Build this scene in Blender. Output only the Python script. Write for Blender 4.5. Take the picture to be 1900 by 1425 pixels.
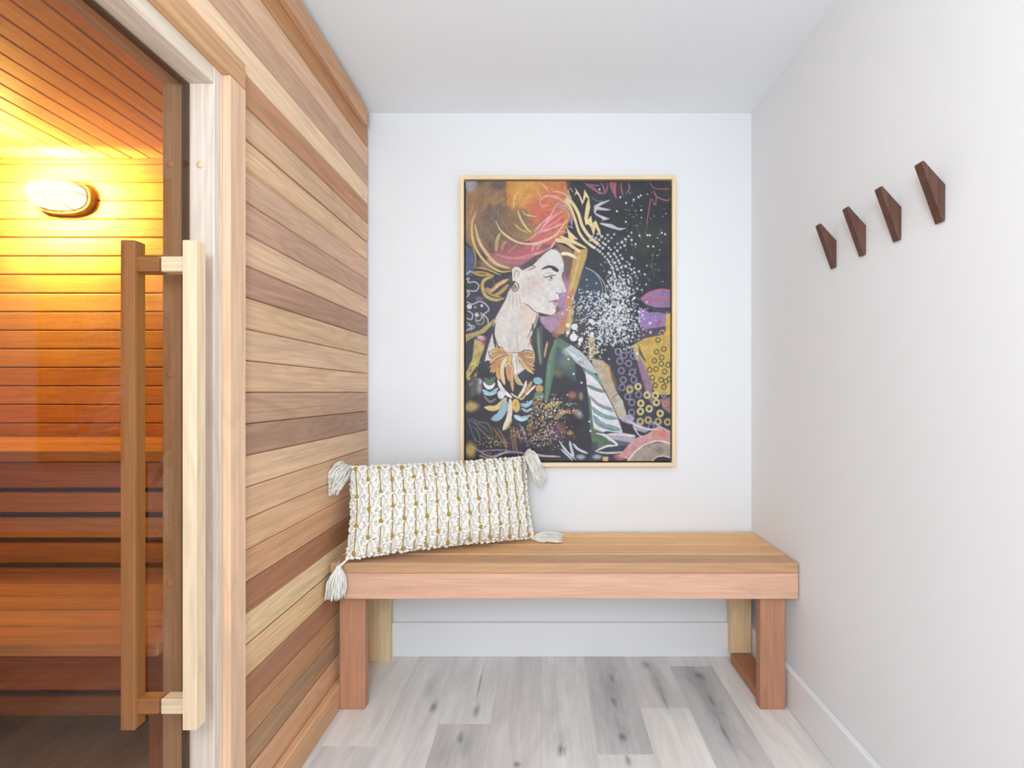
import bpy, math, random
import numpy as np
from mathutils import Vector, Matrix

REAR_FILL_POWER, ROOM_FILL_POWER, LAMP_POWER = 29.0, 53.0, 37.0
GLASS_TINT = (.79, .71, .61)
WK = 1.28    # cedar reflectance against its look in the photo's light
JK, FLK, HK, ARTK = 1.0, 1.4, .8, .95

for o in list(bpy.data.objects): bpy.data.objects.remove(o, do_unlink=True)
SC = bpy.context.scene
COL = SC.collection

# ------------------------------------------------------------------ camera
EYE = 1.12
FPX = 900.0
cd = bpy.data.cameras.new('camera'); cam = bpy.data.objects.new('camera', cd); COL.objects.link(cam)
cam.location = (0, 0, EYE); cam.rotation_euler = (math.radians(90), 0, 0)
cd.sensor_width = 36; cd.lens = FPX/1900*36; cd.shift_x = -58/1900; cd.shift_y = 15.5/1900
cd.clip_start = 0.02; cd.clip_end = 50
SC.camera = cam
# ------------------------------------------------------------------ light and exposure
SC.view_settings.view_transform = 'Standard'; SC.view_settings.look = 'None'
SC.view_settings.gamma = 1; SC.view_settings.use_curve_mapping = False
SC.view_settings.exposure = 0.0
w = bpy.data.worlds.new('world'); SC.world = w; w.use_nodes = True
w.node_tree.nodes['Background'].inputs[0].default_value = (.85, .92, 1, 1)
w.node_tree.nodes['Background'].inputs[1].default_value = 1.0
def area(name, loc, rot, sx, sy, power, col):
    l = bpy.data.lights.new(name, 'AREA'); l.shape = 'RECTANGLE'; l.size = sx; l.size_y = sy; l.energy = power; l.color = col
    o = bpy.data.objects.new(name, l); COL.objects.link(o); o.location = loc; o.rotation_euler = rot; return o
# added broad frontal fill, set in a made-up window behind the camera
area('rear_fill', (-.35, -2.12, 1.25), (math.radians(90), 0, 0), 2.2, 1.9, REAR_FILL_POWER, (.80, .91, 1.0))
# unseen point fill added behind the camera to even out walls and ceiling
gl_ = bpy.data.lights.new('room_fill', 'POINT'); gl_.energy = ROOM_FILL_POWER; gl_.shadow_soft_size = .22; gl_.color = (.80, .915, 1.0)
go_ = bpy.data.objects.new('room_fill', gl_); COL.objects.link(go_); go_.location = (-.15, -.35, 1.55)

# ------------------------------------------------------------------ helpers
def lin(c):
    return tuple(((v/255)/12.92 if v/255 <= .04045 else ((v/255+.055)/1.055)**2.4) for v in c)
rnd = random.Random(4)

class MB:
    def __init__(s): s.v = []; s.f = []; s.t = []; s.sm = []
    def face(s, idx, tone, smooth=False): s.f.append(idx); s.t.append(tone); s.sm.append(smooth)
    def box(s, x0, x1, y0, y1, z0, z1, tone=(.5, .5, .5, 0), b=.0015):
        lo = (min(x0, x1), min(y0, y1), min(z0, z1)); hi = (max(x0, x1), max(y0, y1), max(z0, z1))
        b = min([b]+[(hi[i]-lo[i])*.45 for i in range(3)])
        base = len(s.v); ix = {}
        for a in range(3):
            for sx in (0, 1):
                for sy in (0, 1):
                    for sz in (0, 1):
                        sg = (sx, sy, sz); p = []
                        for i in range(3):
                            q = hi[i] if sg[i] else lo[i]
                            if i != a: q += -b if sg[i] else b
                            p.append(q)
                        ix[(a,)+sg] = len(s.v); s.v.append(tuple(p))
        def add(ids):
            c = [Vector(s.v[i]) for i in ids]; n = (c[1]-c[0]).cross(c[2]-c[0])
            m = sum(c, Vector())/len(c)-Vector([(lo[i]+hi[i])/2 for i in range(3)])
            if n.dot(m) < 0: ids = ids[::-1]
            s.face(list(ids), tone)
        for a in range(3):
            u, v = [i for i in range(3) if i != a]
            for sa in (0, 1):
                r = []
                for su, sv in ((0, 0), (1, 0), (1, 1), (0, 1)):
                    k = [0, 0, 0]; k[a] = sa; k[u] = su; k[v] = sv; r.append(ix[(a,)+tuple(k)])
                add(r)
        for a in range(3):            # edges running along axis a
            u, v = [i for i in range(3) if i != a]
            for su in (0, 1):
                for sv in (0, 1):
                    k0 = [0, 0, 0]; k0[u] = su; k0[v] = sv; k1 = list(k0); k1[a] = 1
                    add([ix[(u,)+tuple(k0)], ix[(u,)+tuple(k1)], ix[(v,)+tuple(k1)], ix[(v,)+tuple(k0)]])
        for sx in (0, 1):
            for sy in (0, 1):
                for sz in (0, 1): add([ix[(a, sx, sy, sz)] for a in range(3)])
        return s
    def prism(s, pts, axis, a0, a1, tone=(.5, .5, .5, 0)):
        # polygon in the plane across the axis, swept from a0 to a1
        n = len(pts); base = len(s.v)
        for a in (a0, a1):
            for (p, q) in pts:
                s.v.append({0: (a, p, q), 1: (p, a, q), 2: (p, q, a)}[axis])
        c = Vector((0, 0, 0))
        for i in range(2*n): c += Vector(s.v[base+i])
        c /= 2*n
        def add(ids):
            v = [Vector(s.v[i]) for i in ids]; nn = Vector((0, 0, 0))
            for i in range(1, len(v)-1): nn += (v[i]-v[0]).cross(v[i+1]-v[0])
            if nn.dot(sum(v, Vector())/len(v)-c) < 0: ids = ids[::-1]
            s.face(list(ids), tone)
        add([base+i for i in range(n)]); add([base+n+i for i in range(n)])
        for i in range(n):
            j = (i+1) % n; add([base+i, base+j, base+n+j, base+n+i])
        return s
    def tube(s, pts, r, n=6, tone=(.5, .5, .5, 0), caps=True):
        P = [Vector(p) for p in pts]; base = len(s.v); rs = r if isinstance(r, (list, tuple)) else [r]*len(P)
        up = Vector((0, 0, 1)); prev = None
        for i, p in enumerate(P):
            t = (P[min(i+1, len(P)-1)]-P[max(i-1, 0)])
            t = t.normalized() if t.length > 1e-9 else Vector((0, 0, 1))
            a = prev if prev is not None else (up if abs(t.z) < .9 else Vector((1, 0, 0)))
            a = (a-t*a.dot(t)); a = a.normalized() if a.length > 1e-6 else t.orthogonal().normalized()
            prev = a; b = t.cross(a)
            for k in range(n):
                an = 2*math.pi*k/n; s.v.append(tuple(p+(a*math.cos(an)+b*math.sin(an))*rs[i]))
        for i in range(len(P)-1):
            for k in range(n):
                k2 = (k+1) % n; s.face([base+i*n+k, base+i*n+k2, base+(i+1)*n+k2, base+(i+1)*n+k], tone, True)
        if caps:
            s.face([base+k for k in range(n)][::-1], tone); s.face([base+(len(P)-1)*n+k for k in range(n)], tone)
        return s
    def ball(s, c, r, ax=None, nu=7, nv=5, tone=(.5, .5, .5, 0), jit=0):
        # ellipsoid; r = (ra, rb, rc) along ax = three unit vectors
        ax = ax or (Vector((1, 0, 0)), Vector((0, 1, 0)), Vector((0, 0, 1))); c = Vector(c)
        if not isinstance(r, (list, tuple)): r = (r, r, r)
        base = len(s.v); s.v.append(tuple(c+ax[2]*r[2]))
        for i in range(1, nv):
            th = math.pi*i/nv
            for k in range(nu):
                ph = 2*math.pi*k/nu; j = 1+(rnd.random()-.5)*jit
                s.v.append(tuple(c+(ax[0]*r[0]*math.sin(th)*math.cos(ph)+ax[1]*r[1]*math.sin(th)*math.sin(ph)+ax[2]*r[2]*math.cos(th))*j))
        s.v.append(tuple(c-ax[2]*r[2])); last = len(s.v)-1
        for k in range(nu): s.face([base, base+1+k, base+1+(k+1) % nu], tone, True)
        for i in range(nv-2):
            for k in range(nu):
                a = base+1+i*nu; s.face([a+k, a+nu+k, a+nu+(k+1) % nu, a+(k+1) % nu], tone, True)
        a = base+1+(nv-2)*nu
        for k in range(nu): s.face([a+k, last, a+(k+1) % nu], tone, True)
        return s
    def build(s, name, mat, parent=None, loc=None, kind=None, label=None):
        me = bpy.data.meshes.new(name)
        L = Vector(loc) if loc is not None else (parent_loc(parent) if parent else Vector((0, 0, 0)))
        me.from_pydata([tuple(Vector(v)-L) for v in s.v], [], s.f)
        me.polygons.foreach_set('use_smooth', s.sm)
        at = me.color_attributes.new('tone', 'FLOAT_COLOR', 'CORNER')
        arr = np.empty((len(me.loops), 4), np.float32); k = 0
        for f, t in zip(s.f, s.t):
            arr[k:k+len(f)] = t if len(t) == 4 else tuple(t)+(0,); k += len(f)
        at.data.foreach_set('color', arr.ravel())
        me.materials.append(mat); me.update()
        o = bpy.data.objects.new(name, me); COL.objects.link(o)
        if parent: o.parent = parent
        else: o.location = L
        if kind: o['kind'] = kind
        if label: o['label'] = label
        return o
def parent_loc(p):
    v = Vector((0, 0, 0))
    while p is not None: v += p.location; p = p.parent
    return v
def thing(name, loc, label, cat, group=None, kind=None):
    o = bpy.data.objects.new(name, None); COL.objects.link(o); o.location = loc; o.empty_display_size = .05
    if kind: o['kind'] = kind
    else: o['label'] = label; o['category'] = cat
    if group: o['group'] = group
    return o
def T(c, seed=None, k=1.0):
    l = lin(c); return (l[0]*k, l[1]*k, l[2]*k, rnd.random() if seed is None else seed)

# ------------------------------------------------------------------ materials
def newmat(name):
    m = bpy.data.materials.new(name); m.use_nodes = True; nt = m.node_tree
    return m, nt, nt.nodes['Principled BSDF']
def N(nt, typ, **kw):
    n = nt.nodes.new(typ)
    for k, v in kw.items(): setattr(n, k, v)
    return n
def bump(nt, b, h, strength=.2, dist=.002):
    bp = N(nt, 'ShaderNodeBump'); bp.inputs['Strength'].default_value = strength; bp.inputs['Distance'].default_value = dist
    nt.links.new(h, bp.inputs['Height']); nt.links.new(bp.outputs[0], b.inputs['Normal'])
def wood(name, axis, contrast=1.0, rough=.55, ring=1.0, sheen=.3):
    m, nt, b = newmat(name); L = nt.links.new
    tc = N(nt, 'ShaderNodeTexCoord'); at = N(nt, 'ShaderNodeAttribute', attribute_name='tone')
    sv = N(nt, 'ShaderNodeCombineXYZ')
    for i, f in enumerate((17.3, 9.1, 23.7)):
        q = N(nt, 'ShaderNodeMath', operation='MULTIPLY'); q.inputs[1].default_value = f; L(at.outputs['Alpha'], q.inputs[0]); L(q.outputs[0], sv.inputs[i])
    ad = N(nt, 'ShaderNodeVectorMath', operation='ADD'); L(tc.outputs['Object'], ad.inputs[0]); L(sv.outputs[0], ad.inputs[1])
    def nz(across, along, detail, dist=0):
        mp = N(nt, 'ShaderNodeVectorMath', operation='MULTIPLY'); s = [across]*3; s[axis] = along; mp.inputs[1].default_value = s
        L(ad.outputs[0], mp.inputs[0]); n = N(nt, 'ShaderNodeTexNoise'); n.inputs['Scale'].default_value = 1
        n.inputs['Detail'].default_value = detail; n.inputs['Roughness'].default_value = .6; n.inputs['Distortion'].default_value = dist
        L(mp.outputs[0], n.inputs['Vector']); return n.outputs[0]
    big, mid, fib = nz(9, .9, 2, .4), nz(110, 2.2, 5, .4), nz(520, 9, 3)
    r1 = N(nt, 'ShaderNodeMath', operation='MULTIPLY'); r1.inputs[1].default_value = 70*ring; L(big, r1.inputs[0])
    r2 = N(nt, 'ShaderNodeMath', operation='SINE'); L(r1.outputs[0], r2.inputs[0])
    def mr(s, a, c, lo=.3, hi=.7):
        k = N(nt, 'ShaderNodeMapRange'); L(s, k.inputs[0]); k.inputs[1].default_value = lo; k.inputs[2].default_value = hi; k.inputs[3].default_value = a; k.inputs[4].default_value = c; return k.outputs[0]
    def mul(a, c):
        k = N(nt, 'ShaderNodeMath', operation='MULTIPLY'); L(a, k.inputs[0]); L(c, k.inputs[1]); return k.outputs[0]
    f = mul(mul(mr(big, 1-.09*contrast, 1+.07*contrast), mr(mid, 1-.11*contrast, 1+.07*contrast, .35, .65)), mul(mr(fib, 1-.12*contrast, 1+.08*contrast), mr(r2.outputs[0], 1-.07*contrast, 1+.03*contrast, -1, .4)))
    mx = N(nt, 'ShaderNodeVectorMath', operation='SCALE'); L(at.outputs['Color'], mx.inputs[0]); L(f, mx.inputs['Scale'])
    # deeper grain is a little redder
    g = N(nt, 'ShaderNodeMix', data_type='RGBA', blend_type='MULTIPLY'); L(mr(mid, .22*contrast, 0), g.inputs[0]); L(mx.outputs[0], g.inputs[6]); g.inputs[7].default_value = (1, .78, .62, 1)
    L(g.outputs[2], b.inputs['Base Color']); b.inputs['Roughness'].default_value = rough; b.inputs['Specular IOR Level'].default_value = sheen
    bump(nt, b, fib, .12, .0008); return m
WY, WX, WZ = wood('cedar_along_y', 1), wood('cedar_along_x', 0), wood('cedar_along_z', 2, .8)
WXS = wood('smooth_cedar_along_x', 0, .75, .5)
PINE = wood('pale_spruce_along_z', 2, .7, .6)
def plain(name, col, rough=.6, spec=.3, bscale=0, bstr=.1, metal=0):
    m, nt, b = newmat(name); b.inputs['Base Color'].default_value = tuple(col)+(1,); b.inputs['Roughness'].default_value = rough
    b.inputs['Specular IOR Level'].default_value = spec; b.inputs['Metallic'].default_value = metal
    if bscale:
        tc = N(nt, 'ShaderNodeTexCoord'); n = N(nt, 'ShaderNodeTexNoise'); n.inputs['Scale'].default_value = bscale; n.inputs['Detail'].default_value = 3
        nt.links.new(tc.outputs['Object'], n.inputs['Vector']); bump(nt, b, n.outputs[0], bstr, .001)
    return m
PAINT = plain('white_wall_paint', (.86, .86, .87), .75, .25, 160, .12)
CEILP = plain('white_ceiling_paint', (.90, .92, .945), .9, .15, 120, .1)
TRIMP = plain('white_trim_enamel', (.88, .88, .895), .35, .45)
DARK = plain('black_liner', (.012, .012, .014), .7)
SEAL = plain('dark_brown_seal', (.11, .055, .03), .6)
OUTSIDE = plain('sauna_shell', (.25, .16, .09), .8)
CREAM = plain('cream_cotton_yarn', (.93, .89, .81), .9, .1, 900, .5)
MUST = plain('mustard_yarn', (.50, .28, .04), .9, .1, 900, .5)
STEEL = plain('dark_bronze_lamp_base', (.20, .12, .06), .45, .5)
CAGE = plain('painted_wire', (.35, .27, .18), .4, .5)
def glassmat():
    m = bpy.data.materials.new('bronze_tinted_glass'); m.use_nodes = True; nt = m.node_tree; nt.nodes.clear(); L = nt.links.new
    out = N(nt, 'ShaderNodeOutputMaterial'); tr = N(nt, 'ShaderNodeBsdfTransparent'); gl = N(nt, 'ShaderNodeBsdfGlossy'); mx = N(nt, 'ShaderNodeMixShader'); fr = N(nt, 'ShaderNodeFresnel')
    tr.inputs[0].default_value = GLASS_TINT+(1,); gl.inputs['Roughness'].default_value = .01; gl.inputs[0].default_value = (1, 1, 1, 1); fr.inputs[0].default_value = 1.45
    ge = N(nt, 'ShaderNodeNewGeometry'); iv = N(nt, 'ShaderNodeMath', operation='SUBTRACT'); iv.inputs[0].default_value = 1; L(ge.outputs['Backfacing'], iv.inputs[1])
    ff = N(nt, 'ShaderNodeMath', operation='MULTIPLY'); L(fr.outputs[0], ff.inputs[0]); L(iv.outputs[0], ff.inputs[1])
    L(ff.outputs[0], mx.inputs[0]); L(tr.outputs[0], mx.inputs[1]); L(gl.outputs[0], mx.inputs[2]); L(mx.outputs[0], out.inputs[0]); return m
GLASS = glassmat()
def emis(name, col, st):
    m = bpy.data.materials.new(name); m.use_nodes = True; nt = m.node_tree; nt.nodes.clear()
    out = N(nt, 'ShaderNodeOutputMaterial'); e = N(nt, 'ShaderNodeEmission'); e.inputs[0].default_value = tuple(col)+(1,); e.inputs[1].default_value = st
    nt.links.new(e.outputs[0], out.inputs[0]); return m
LAMPG = emis('lit_opal_glass', (1, .86, .62), 4)

# ------------------------------------------------------------------ the room shell
BY, RX, CZ = 2.068, .887, 2.310       # back wall, right wall, ceiling
FX = -.7415                            # cedar face of the sauna
INX = -.855                            # inside of the sauna's door wall
SY1, IY = 2.05, 2.03                   # inside far wall of the sauna
RY = -2.2; LX = -2.85
S = 'structure'
MB().box(LX-.1, RX+.1, BY, BY+.1, -.05, CZ+.1, b=0).build('wall_back', PAINT, kind=S)
MB().box(RX, RX+.1, RY-.1, BY, -.05, CZ+.1, b=0).build('wall_right', PAINT, kind=S)
MB().box(LX-.1, RX+.1, RY-.1, BY+.1, CZ, CZ+.1, b=0).build('ceiling', CEILP, kind=S)
MB().box(LX-.1, LX, RY-.1, BY, -.05, CZ, b=0).build('wall_left', PAINT, kind=S)
rw = MB(); rw.box(LX, -1.5, RY-.1, RY, 0, CZ, b=0); rw.box(.8, RX, RY-.1, RY, 0, CZ, b=0); rw.box(-1.5, .8, RY-.1, RY, 0, .25, b=0); rw.box(-1.5, .8, RY-.1, RY, 2.25, CZ, b=0)
rw.build('wall_rear', PAINT, kind=S)
wf = MB()
for x in (-1.5, -.37, .76): wf.box(x, x+.04, RY-.08, RY+.01, .25, 2.25)
for z in (.25, 2.21): wf.box(-1.5, .8, RY-.08, RY+.01, z, z+.04)
wf.build('added_window_1', TRIMP, kind=S)  # unseen window, added to go with the frontal fill

# vinyl plank floor
def floormat():
    m, nt, b = newmat('grey_oak_plank_floor'); L = nt.links.new
    tc = N(nt, 'ShaderNodeTexCoord'); at = N(nt, 'ShaderNodeAttribute', attribute_name='tone')
    ox = N(nt, 'ShaderNodeMath', operation='MULTIPLY'); ox.inputs[1].default_value = 31.0; L(at.outputs['Alpha'], ox.inputs[0])
    cb = N(nt, 'ShaderNodeCombineXYZ'); L(ox.outputs[0], cb.inputs[0]); L(ox.outputs[0], cb.inputs[1])
    ad = N(nt, 'ShaderNodeVectorMath', operation='ADD'); L(tc.outputs['Object'], ad.inputs[0]); L(cb.outputs[0], ad.inputs[1])
    def nz(sx, sy, det, rough=.6, dist=0):
        mp = N(nt, 'ShaderNodeVectorMath', operation='MULTIPLY'); mp.inputs[1].default_value = (sx, sy, 1); L(ad.outputs[0], mp.inputs[0])
        n = N(nt, 'ShaderNodeTexNoise'); n.inputs['Scale'].default_value = 1; n.inputs['Detail'].default_value = det; n.inputs['Roughness'].default_value = rough; n.inputs['Distortion'].default_value = dist
        L(mp.outputs[0], n.inputs['Vector']); return n.outputs[0]
    def mr(s, a, c, lo=.3, hi=.7):
        k = N(nt, 'ShaderNodeMapRange'); L(s, k.inputs[0]); k.inputs[1].default_value = lo; k.inputs[2].default_value = hi; k.inputs[3].default_value = a; k.inputs[4].default_value = c; return k.outputs[0]
    def mth(op, a, c):
        k = N(nt, 'ShaderNodeMath', operation=op)
        for i, q in enumerate((a, c)):
            if isinstance(q, (int, float)): k.inputs[i].default_value = q
            else: L(q, k.inputs[i])
        return k.outputs[0]
    big, mid, fib, rag = nz(14, 2.2, 3, .6, .6), nz(60, 3, 5), nz(300, 9, 3), nz(70, 14, 5, .7, .5)
    f = mth('MULTIPLY', mth('MULTIPLY', mr(big, .86, 1.08), mr(mid, .93, 1.05)), mr(fib, .95, 1.04))
    # knots and mineral streaks, each at its own place in the boards
    tot = None
    warp = mth('MULTIPLY', mth('SUBTRACT', nz(9, 9, 2), .5), .03)
    for (px, py, rx, ry, st) in [(805, 1311, .010, .030, 1), (800, 1275, .020, .06, .3), (890, 1270, .0035, .10, .8), (884, 1318, .012, .035, .65), (855, 1369, .011, .022, .95), (858, 1385, .03, .05, .3),
        (1041, 1390, .012, .030, 1), (1041, 1370, .026, .06, .35), (1136, 1259, .010, .045, .8), (1139, 1301, .012, .035, .85), (1138, 1280, .034, .16, .4), (1155, 1367, .013, .022, 1), (1154, 1350, .03, .07, .35),
        (1228, 1285, .006, .09, .75), (1222, 1270, .022, .12, .4), (1199, 1234, .014, .03, .6), (1299, 1254, .016, .035, .9), (1296, 1262, .04, .10, .4), (1323, 1304, .012, .05, .8), (1344, 1359, .010, .05, .8), (1332, 1330, .036, .16, .45),
        (960, 1419, .010, .012, .8), (1165, 1411, .008, .02, .7), (1025, 1330, .03, .13, .2), (820, 1400, .04, .07, .3), (700, 1330, .02, .1, .15)]:
        Y = FPX*EYE/(py-728); X = (px-1008)*Y/FPX
        v = N(nt, 'ShaderNodeVectorMath', operation='SUBTRACT'); L(tc.outputs['Object'], v.inputs[0]); v.inputs[1].default_value = (X, Y, 0)
        s = N(nt, 'ShaderNodeVectorMath', operation='MULTIPLY'); L(v.outputs[0], s.inputs[0]); s.inputs[1].default_value = (1/rx, 1/ry, 0)
        ln = N(nt, 'ShaderNodeVectorMath', operation='LENGTH'); L(s.outputs[0], ln.inputs[0])
        d = mth('ADD', ln.outputs['Value'], mth('MULTIPLY', mth('SUBTRACT', rag, .5), 2.6))
        k = mr(d, st, 0, .1, 1.5)
        tot = k if tot is None else mth('MAXIMUM', tot, k)
    kf = mr(tot, 1, .30, 0, 1)
    f = mth('MULTIPLY', f, kf)
    mx = N(nt, 'ShaderNodeVectorMath', operation='SCALE'); L(at.outputs['Color'], mx.inputs[0]); L(f, mx.inputs['Scale'])
    L(mx.outputs[0], b.inputs['Base Color']); b.inputs['Roughness'].default_value = .42; b.inputs['Specular IOR Level'].default_value = .35
    bump(nt, b, fib, .06, .0006); return m
PW = .174
seams = -.0045
def fl(g): return lin((g[0], g[1], g[2]))
A_, B_, C_, D_ = (204, 201, 198), (196, 192, 190), (184, 180, 180), (210, 206, 201)
cuts = {0: ([1.30], [D_, B_]), 1: ([.9], [D_, A_]), -1: ([.8], [A_, B_]), -2: ([1.639], [C_, A_]), -3: ([.7], [A_, A_]), -4: ([1.5375], [B_, D_]), 0: ([1.1], [B_, A_]), 1: ([1.50], [A_, C_]), 2: ([1.72], [D_, B_]), 3: ([1.984], [C_, A_]), 4: ([.9], [B_, D_]), 5: ([.9], [A_, A_])}
fm = MB()
for k in range(-17, 7):
    x0 = seams+(k-1)*PW if False else seams+k*PW
    js, tn = cuts.get(k+0, ([rnd.uniform(.3, 1.2)], [A_, B_]))
    ys = sorted([RY]+[j for j in js]+[j-1.22 for j in js]+[j-2.44 for j in js]+[BY]); ys = [y for y in ys if RY <= y <= BY]
    for i in range(len(ys)-1):
        if ys[i+1]-ys[i] < .01: continue
        col = tn[1] if ys[i] >= js[0]-1e-6 else (tn[0] if ys[i+1] >= js[0]-1e-6 else rnd.choice([A_, B_, C_, D_]))
        a, c = max(x0, LX), min(x0+PW, RX)
        if c > a: fm.box(a, c, ys[i], ys[i+1], -.02, 0, T(col, k=FLK), b=.0006)
fm.build('floor', floormat(), kind=S)

# white baseboards
MB().box(FX+.02, RX-.018, BY-.015, BY, 0, .1437, b=.002).build('baseboard_back', TRIMP, kind=S)
MB().box(RX-.020, RX, RY, BY, 0, .140, b=.003).build('baseboard_right', TRIMP, kind=S)

# ------------------------------------------------------------------ the sauna
P = .0793
tones = {-15: (176, 128, 90), -14: (186, 138, 98), -13: (176, 128, 88), -12: (208, 172, 142), -11: (192, 156, 130), -10: (226, 196, 162), -9: (184, 136, 102), -8: (204, 168, 136), -7: (210, 176, 140), -6: (198, 162, 136),
         -5: (186, 150, 126), -4: (206, 172, 142), -3: (172, 134, 112), -2: (202, 168, 134), -1: (206, 172, 142), 0: (210, 174, 142), 1: (180, 146, 120), 2: (164, 130, 108), 3: (208, 174, 142), 4: (206, 168, 134), 5: (206, 166, 130),
         6: (200, 154, 118), 7: (162, 114, 84), 8: (216, 188, 148), 9: (212, 178, 136), 10: (164, 118, 88), 11: (180, 136, 98), 12: (162, 128, 98), 13: (204, 158, 122), 14: (190, 140, 102)}
fb = MB()
DT, DY0, DY1 = 1.853, .30, 1.118       # door opening: top, near and far side
for k, c in tones.items():
    # board k hangs between its lower joint and the next one up
    z1 = EYE-(k-1)*P; z0 = z1-P
    z0c, z1c = max(z0, 0.0), min(z1, CZ)
    if z1c-z0c < .004: continue
    t = T(c, k=WK)
    for (ya, yb) in ([(-.35, SY1)] if z0c >= DT+.02 else [(-.35, DY0-.03), (DY1+.03, SY1)]):
        fb.box(FX-.016, FX, ya, yb, z0c+.0008, z1c-.0008, t, b={-7: .008, 8: .006, -13: .006, 12: .006}.get(k, .0032))
# the framed core behind the cladding
core = (.22, .14, .09, .3)
fb.box(INX, FX-.014, -.35, DY0-.03, 0, CZ, core, b=0); fb.box(INX, FX-.014, DY1+.03, SY1, 0, CZ, core, b=0); fb.box(INX, FX-.014, DY0-.03, DY1+.03, DT+.0, CZ, core, b=0)
fb.build('wall_cedar_facade', WY, kind=S)
MB().box(FX-.002, -.722, -.35, 1.993, 2.218, 2.290, T((190, 148, 114), k=WK), b=.003).build('trim_1', WY, kind=S)
MB().box(FX-.002, -.720, DY1+.03, SY1-.005, 0, .0875, T((202, 158, 120), k=WK), b=.003).build('trim_2', WY, kind=S)
MB().box(FX-.004, -.722, DY1, 1.179, 0, DT, T((214, 178, 148), k=WK), b=.0025).build('trim_3', WZ, kind=S)
MB().box(FX-.004, -.722, DY0-.06, 1.179, DT, 1.917, T((192, 150, 110), k=WK), b=.0035).build('trim_4', WY, kind=S)
MB().box(FX-.004, -.722, DY0-.06, DY0, 0, DT, T((214, 178, 148), k=WK), b=.0025).build('trim_5', WZ, kind=S)

# interior: golden boards
IN = [(224, 184, 128), (214, 168, 114), (228, 190, 136), (206, 158, 108), (220, 176, 122)]
fw = MB(); pi = .0776; z = 1.147-14*pi-.0776; i = 0
while z < 2.092:
    z1 = min(z+pi, 2.092)
    if z1 > 0 and z1-max(z, 0) > .004: fw.box(LX+.2, INX, IY, IY+.015, max(z, 0)+.0014, z1-.0014, T(rnd.choice(IN), k=WK), b=.004)
    z += pi
fw.box(LX+.2, INX, IY+.012, IY+.02, 0, 2.2, (.05, .025, .012, 0), b=0)
fw.build('wall_sauna_far', WX, kind=S)
cm = MB(); x = -1.631-14*.0776
while x < INX:
    x1 = min(x+.0776, INX)
    if x1-x > .004: cm.box(x+.0018, x1-.0018, -.33, IY, 2.092, 2.107, T(rnd.choice(IN), k=WK), b=.0035)
    x += .0776
cm.box(LX+.15, INX, -.33, IY, 2.105, 2.13, (.05, .025, .012, 0), b=0)
cm.build('ceiling_sauna', WY, kind=S)
lw = MB(); z = .0
while z < 2.09:
    z1 = min(z+.0776, 2.09)
    lw.box(LX+.17, LX+.185, -.33, IY, z+.0008, z1-.0008, T(rnd.choice(IN), k=WK), b=.003); z += .0776
lw.box(LX+.15, LX+.172, -.33, IY, 0, 2.1, (.05, .025, .012, 0), b=0)
lw.build('wall_sauna_left', WY, kind=S)
nw = MB(); z = .0
while z < 2.09:
    z1 = min(z+.0776, 2.09)
    nw.box(LX+.185, INX, -.345, -.33, z+.0008, z1-.0008, T(rnd.choice(IN), k=WK), b=.003); z += .0776
nw.box(LX+.15, INX, -.36, -.343, 0, CZ, (.2, .12, .07, 0), b=0)
nw.build('wall_sauna_near', WX, kind=S)
MB().box(LX+.185, INX, IY-.018, IY, 2.074, 2.092, T((206, 150, 96), k=WK), b=.003).build('trim_6', WX, kind=S)

# door: frame, tinted pane, wooden pulls
door = thing('door_1', (-.79, DY1, 0), None, None, kind=S)
jt = T((206, 192, 178), .21, WK*JK)
MB().box(INX, -.739, 1.0885, DY1, 0, DT, jt, b=.002).build('frame_jamb', WZ, door)
MB().box(INX, -.739, DY0, DY0+.03, 0, DT, jt, b=.002).build('frame_jamb', WZ, door)
MB().box(INX, -.739, DY0+.03, 1.0885, 1.813, DT, T((204, 190, 174), .4, WK*JK), b=.002).build('frame_head', WY, door)
MB().box(-.806, -.793, 1.0800, 1.0885, 0, 1.813, b=.001).build('rubber_seal', SEAL, door)
MB().box(-.806, -.793, DY0+.03, 1.0800, 1.8045, 1.813, b=.001).build('rubber_seal', SEAL, door)
for zz in (1.631, 1.160, .691, .22):
    for xx in (-.769, -.836):
        MB().ball((xx, 1.0875, zz), (.0085, .004, .0085), nu=14, nv=8, tone=T((214, 186, 156), .5, WK)).build('screw_plug', WZ, door)
MB().box(-.793, -.787, DY0+.033, 1.078, .012, 1.803, b=.0008).build('glass_pane', GLASS, door)
for side, x0, x1, s0, s1, ct in (('outer', -.741, -.712, -.787, -.741, (214, 190, 158)), ('inner', -.868, -.839, -.839, -.793, (214, 176, 136))):
    h = bpy.data.objects.new('handle', None); COL.objects.link(h); h.parent = door; h.location = (0, 0, 0)
    h['label'] = 'pale wooden %s pull handle' % side
    MB().box(x0, x1, .995, 1.024, .4257, 1.433, T(ct, .13 if side == 'outer' else .66, WK*1.0), b=.0015).build('grip_bar', WZ, h)
    for z0 in (1.369, .4575):
        MB().box(s0, s1, .998, 1.024, z0, z0+.031, T(ct, None, WK*.97), b=.0012).build('standoff', WX, h)

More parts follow.
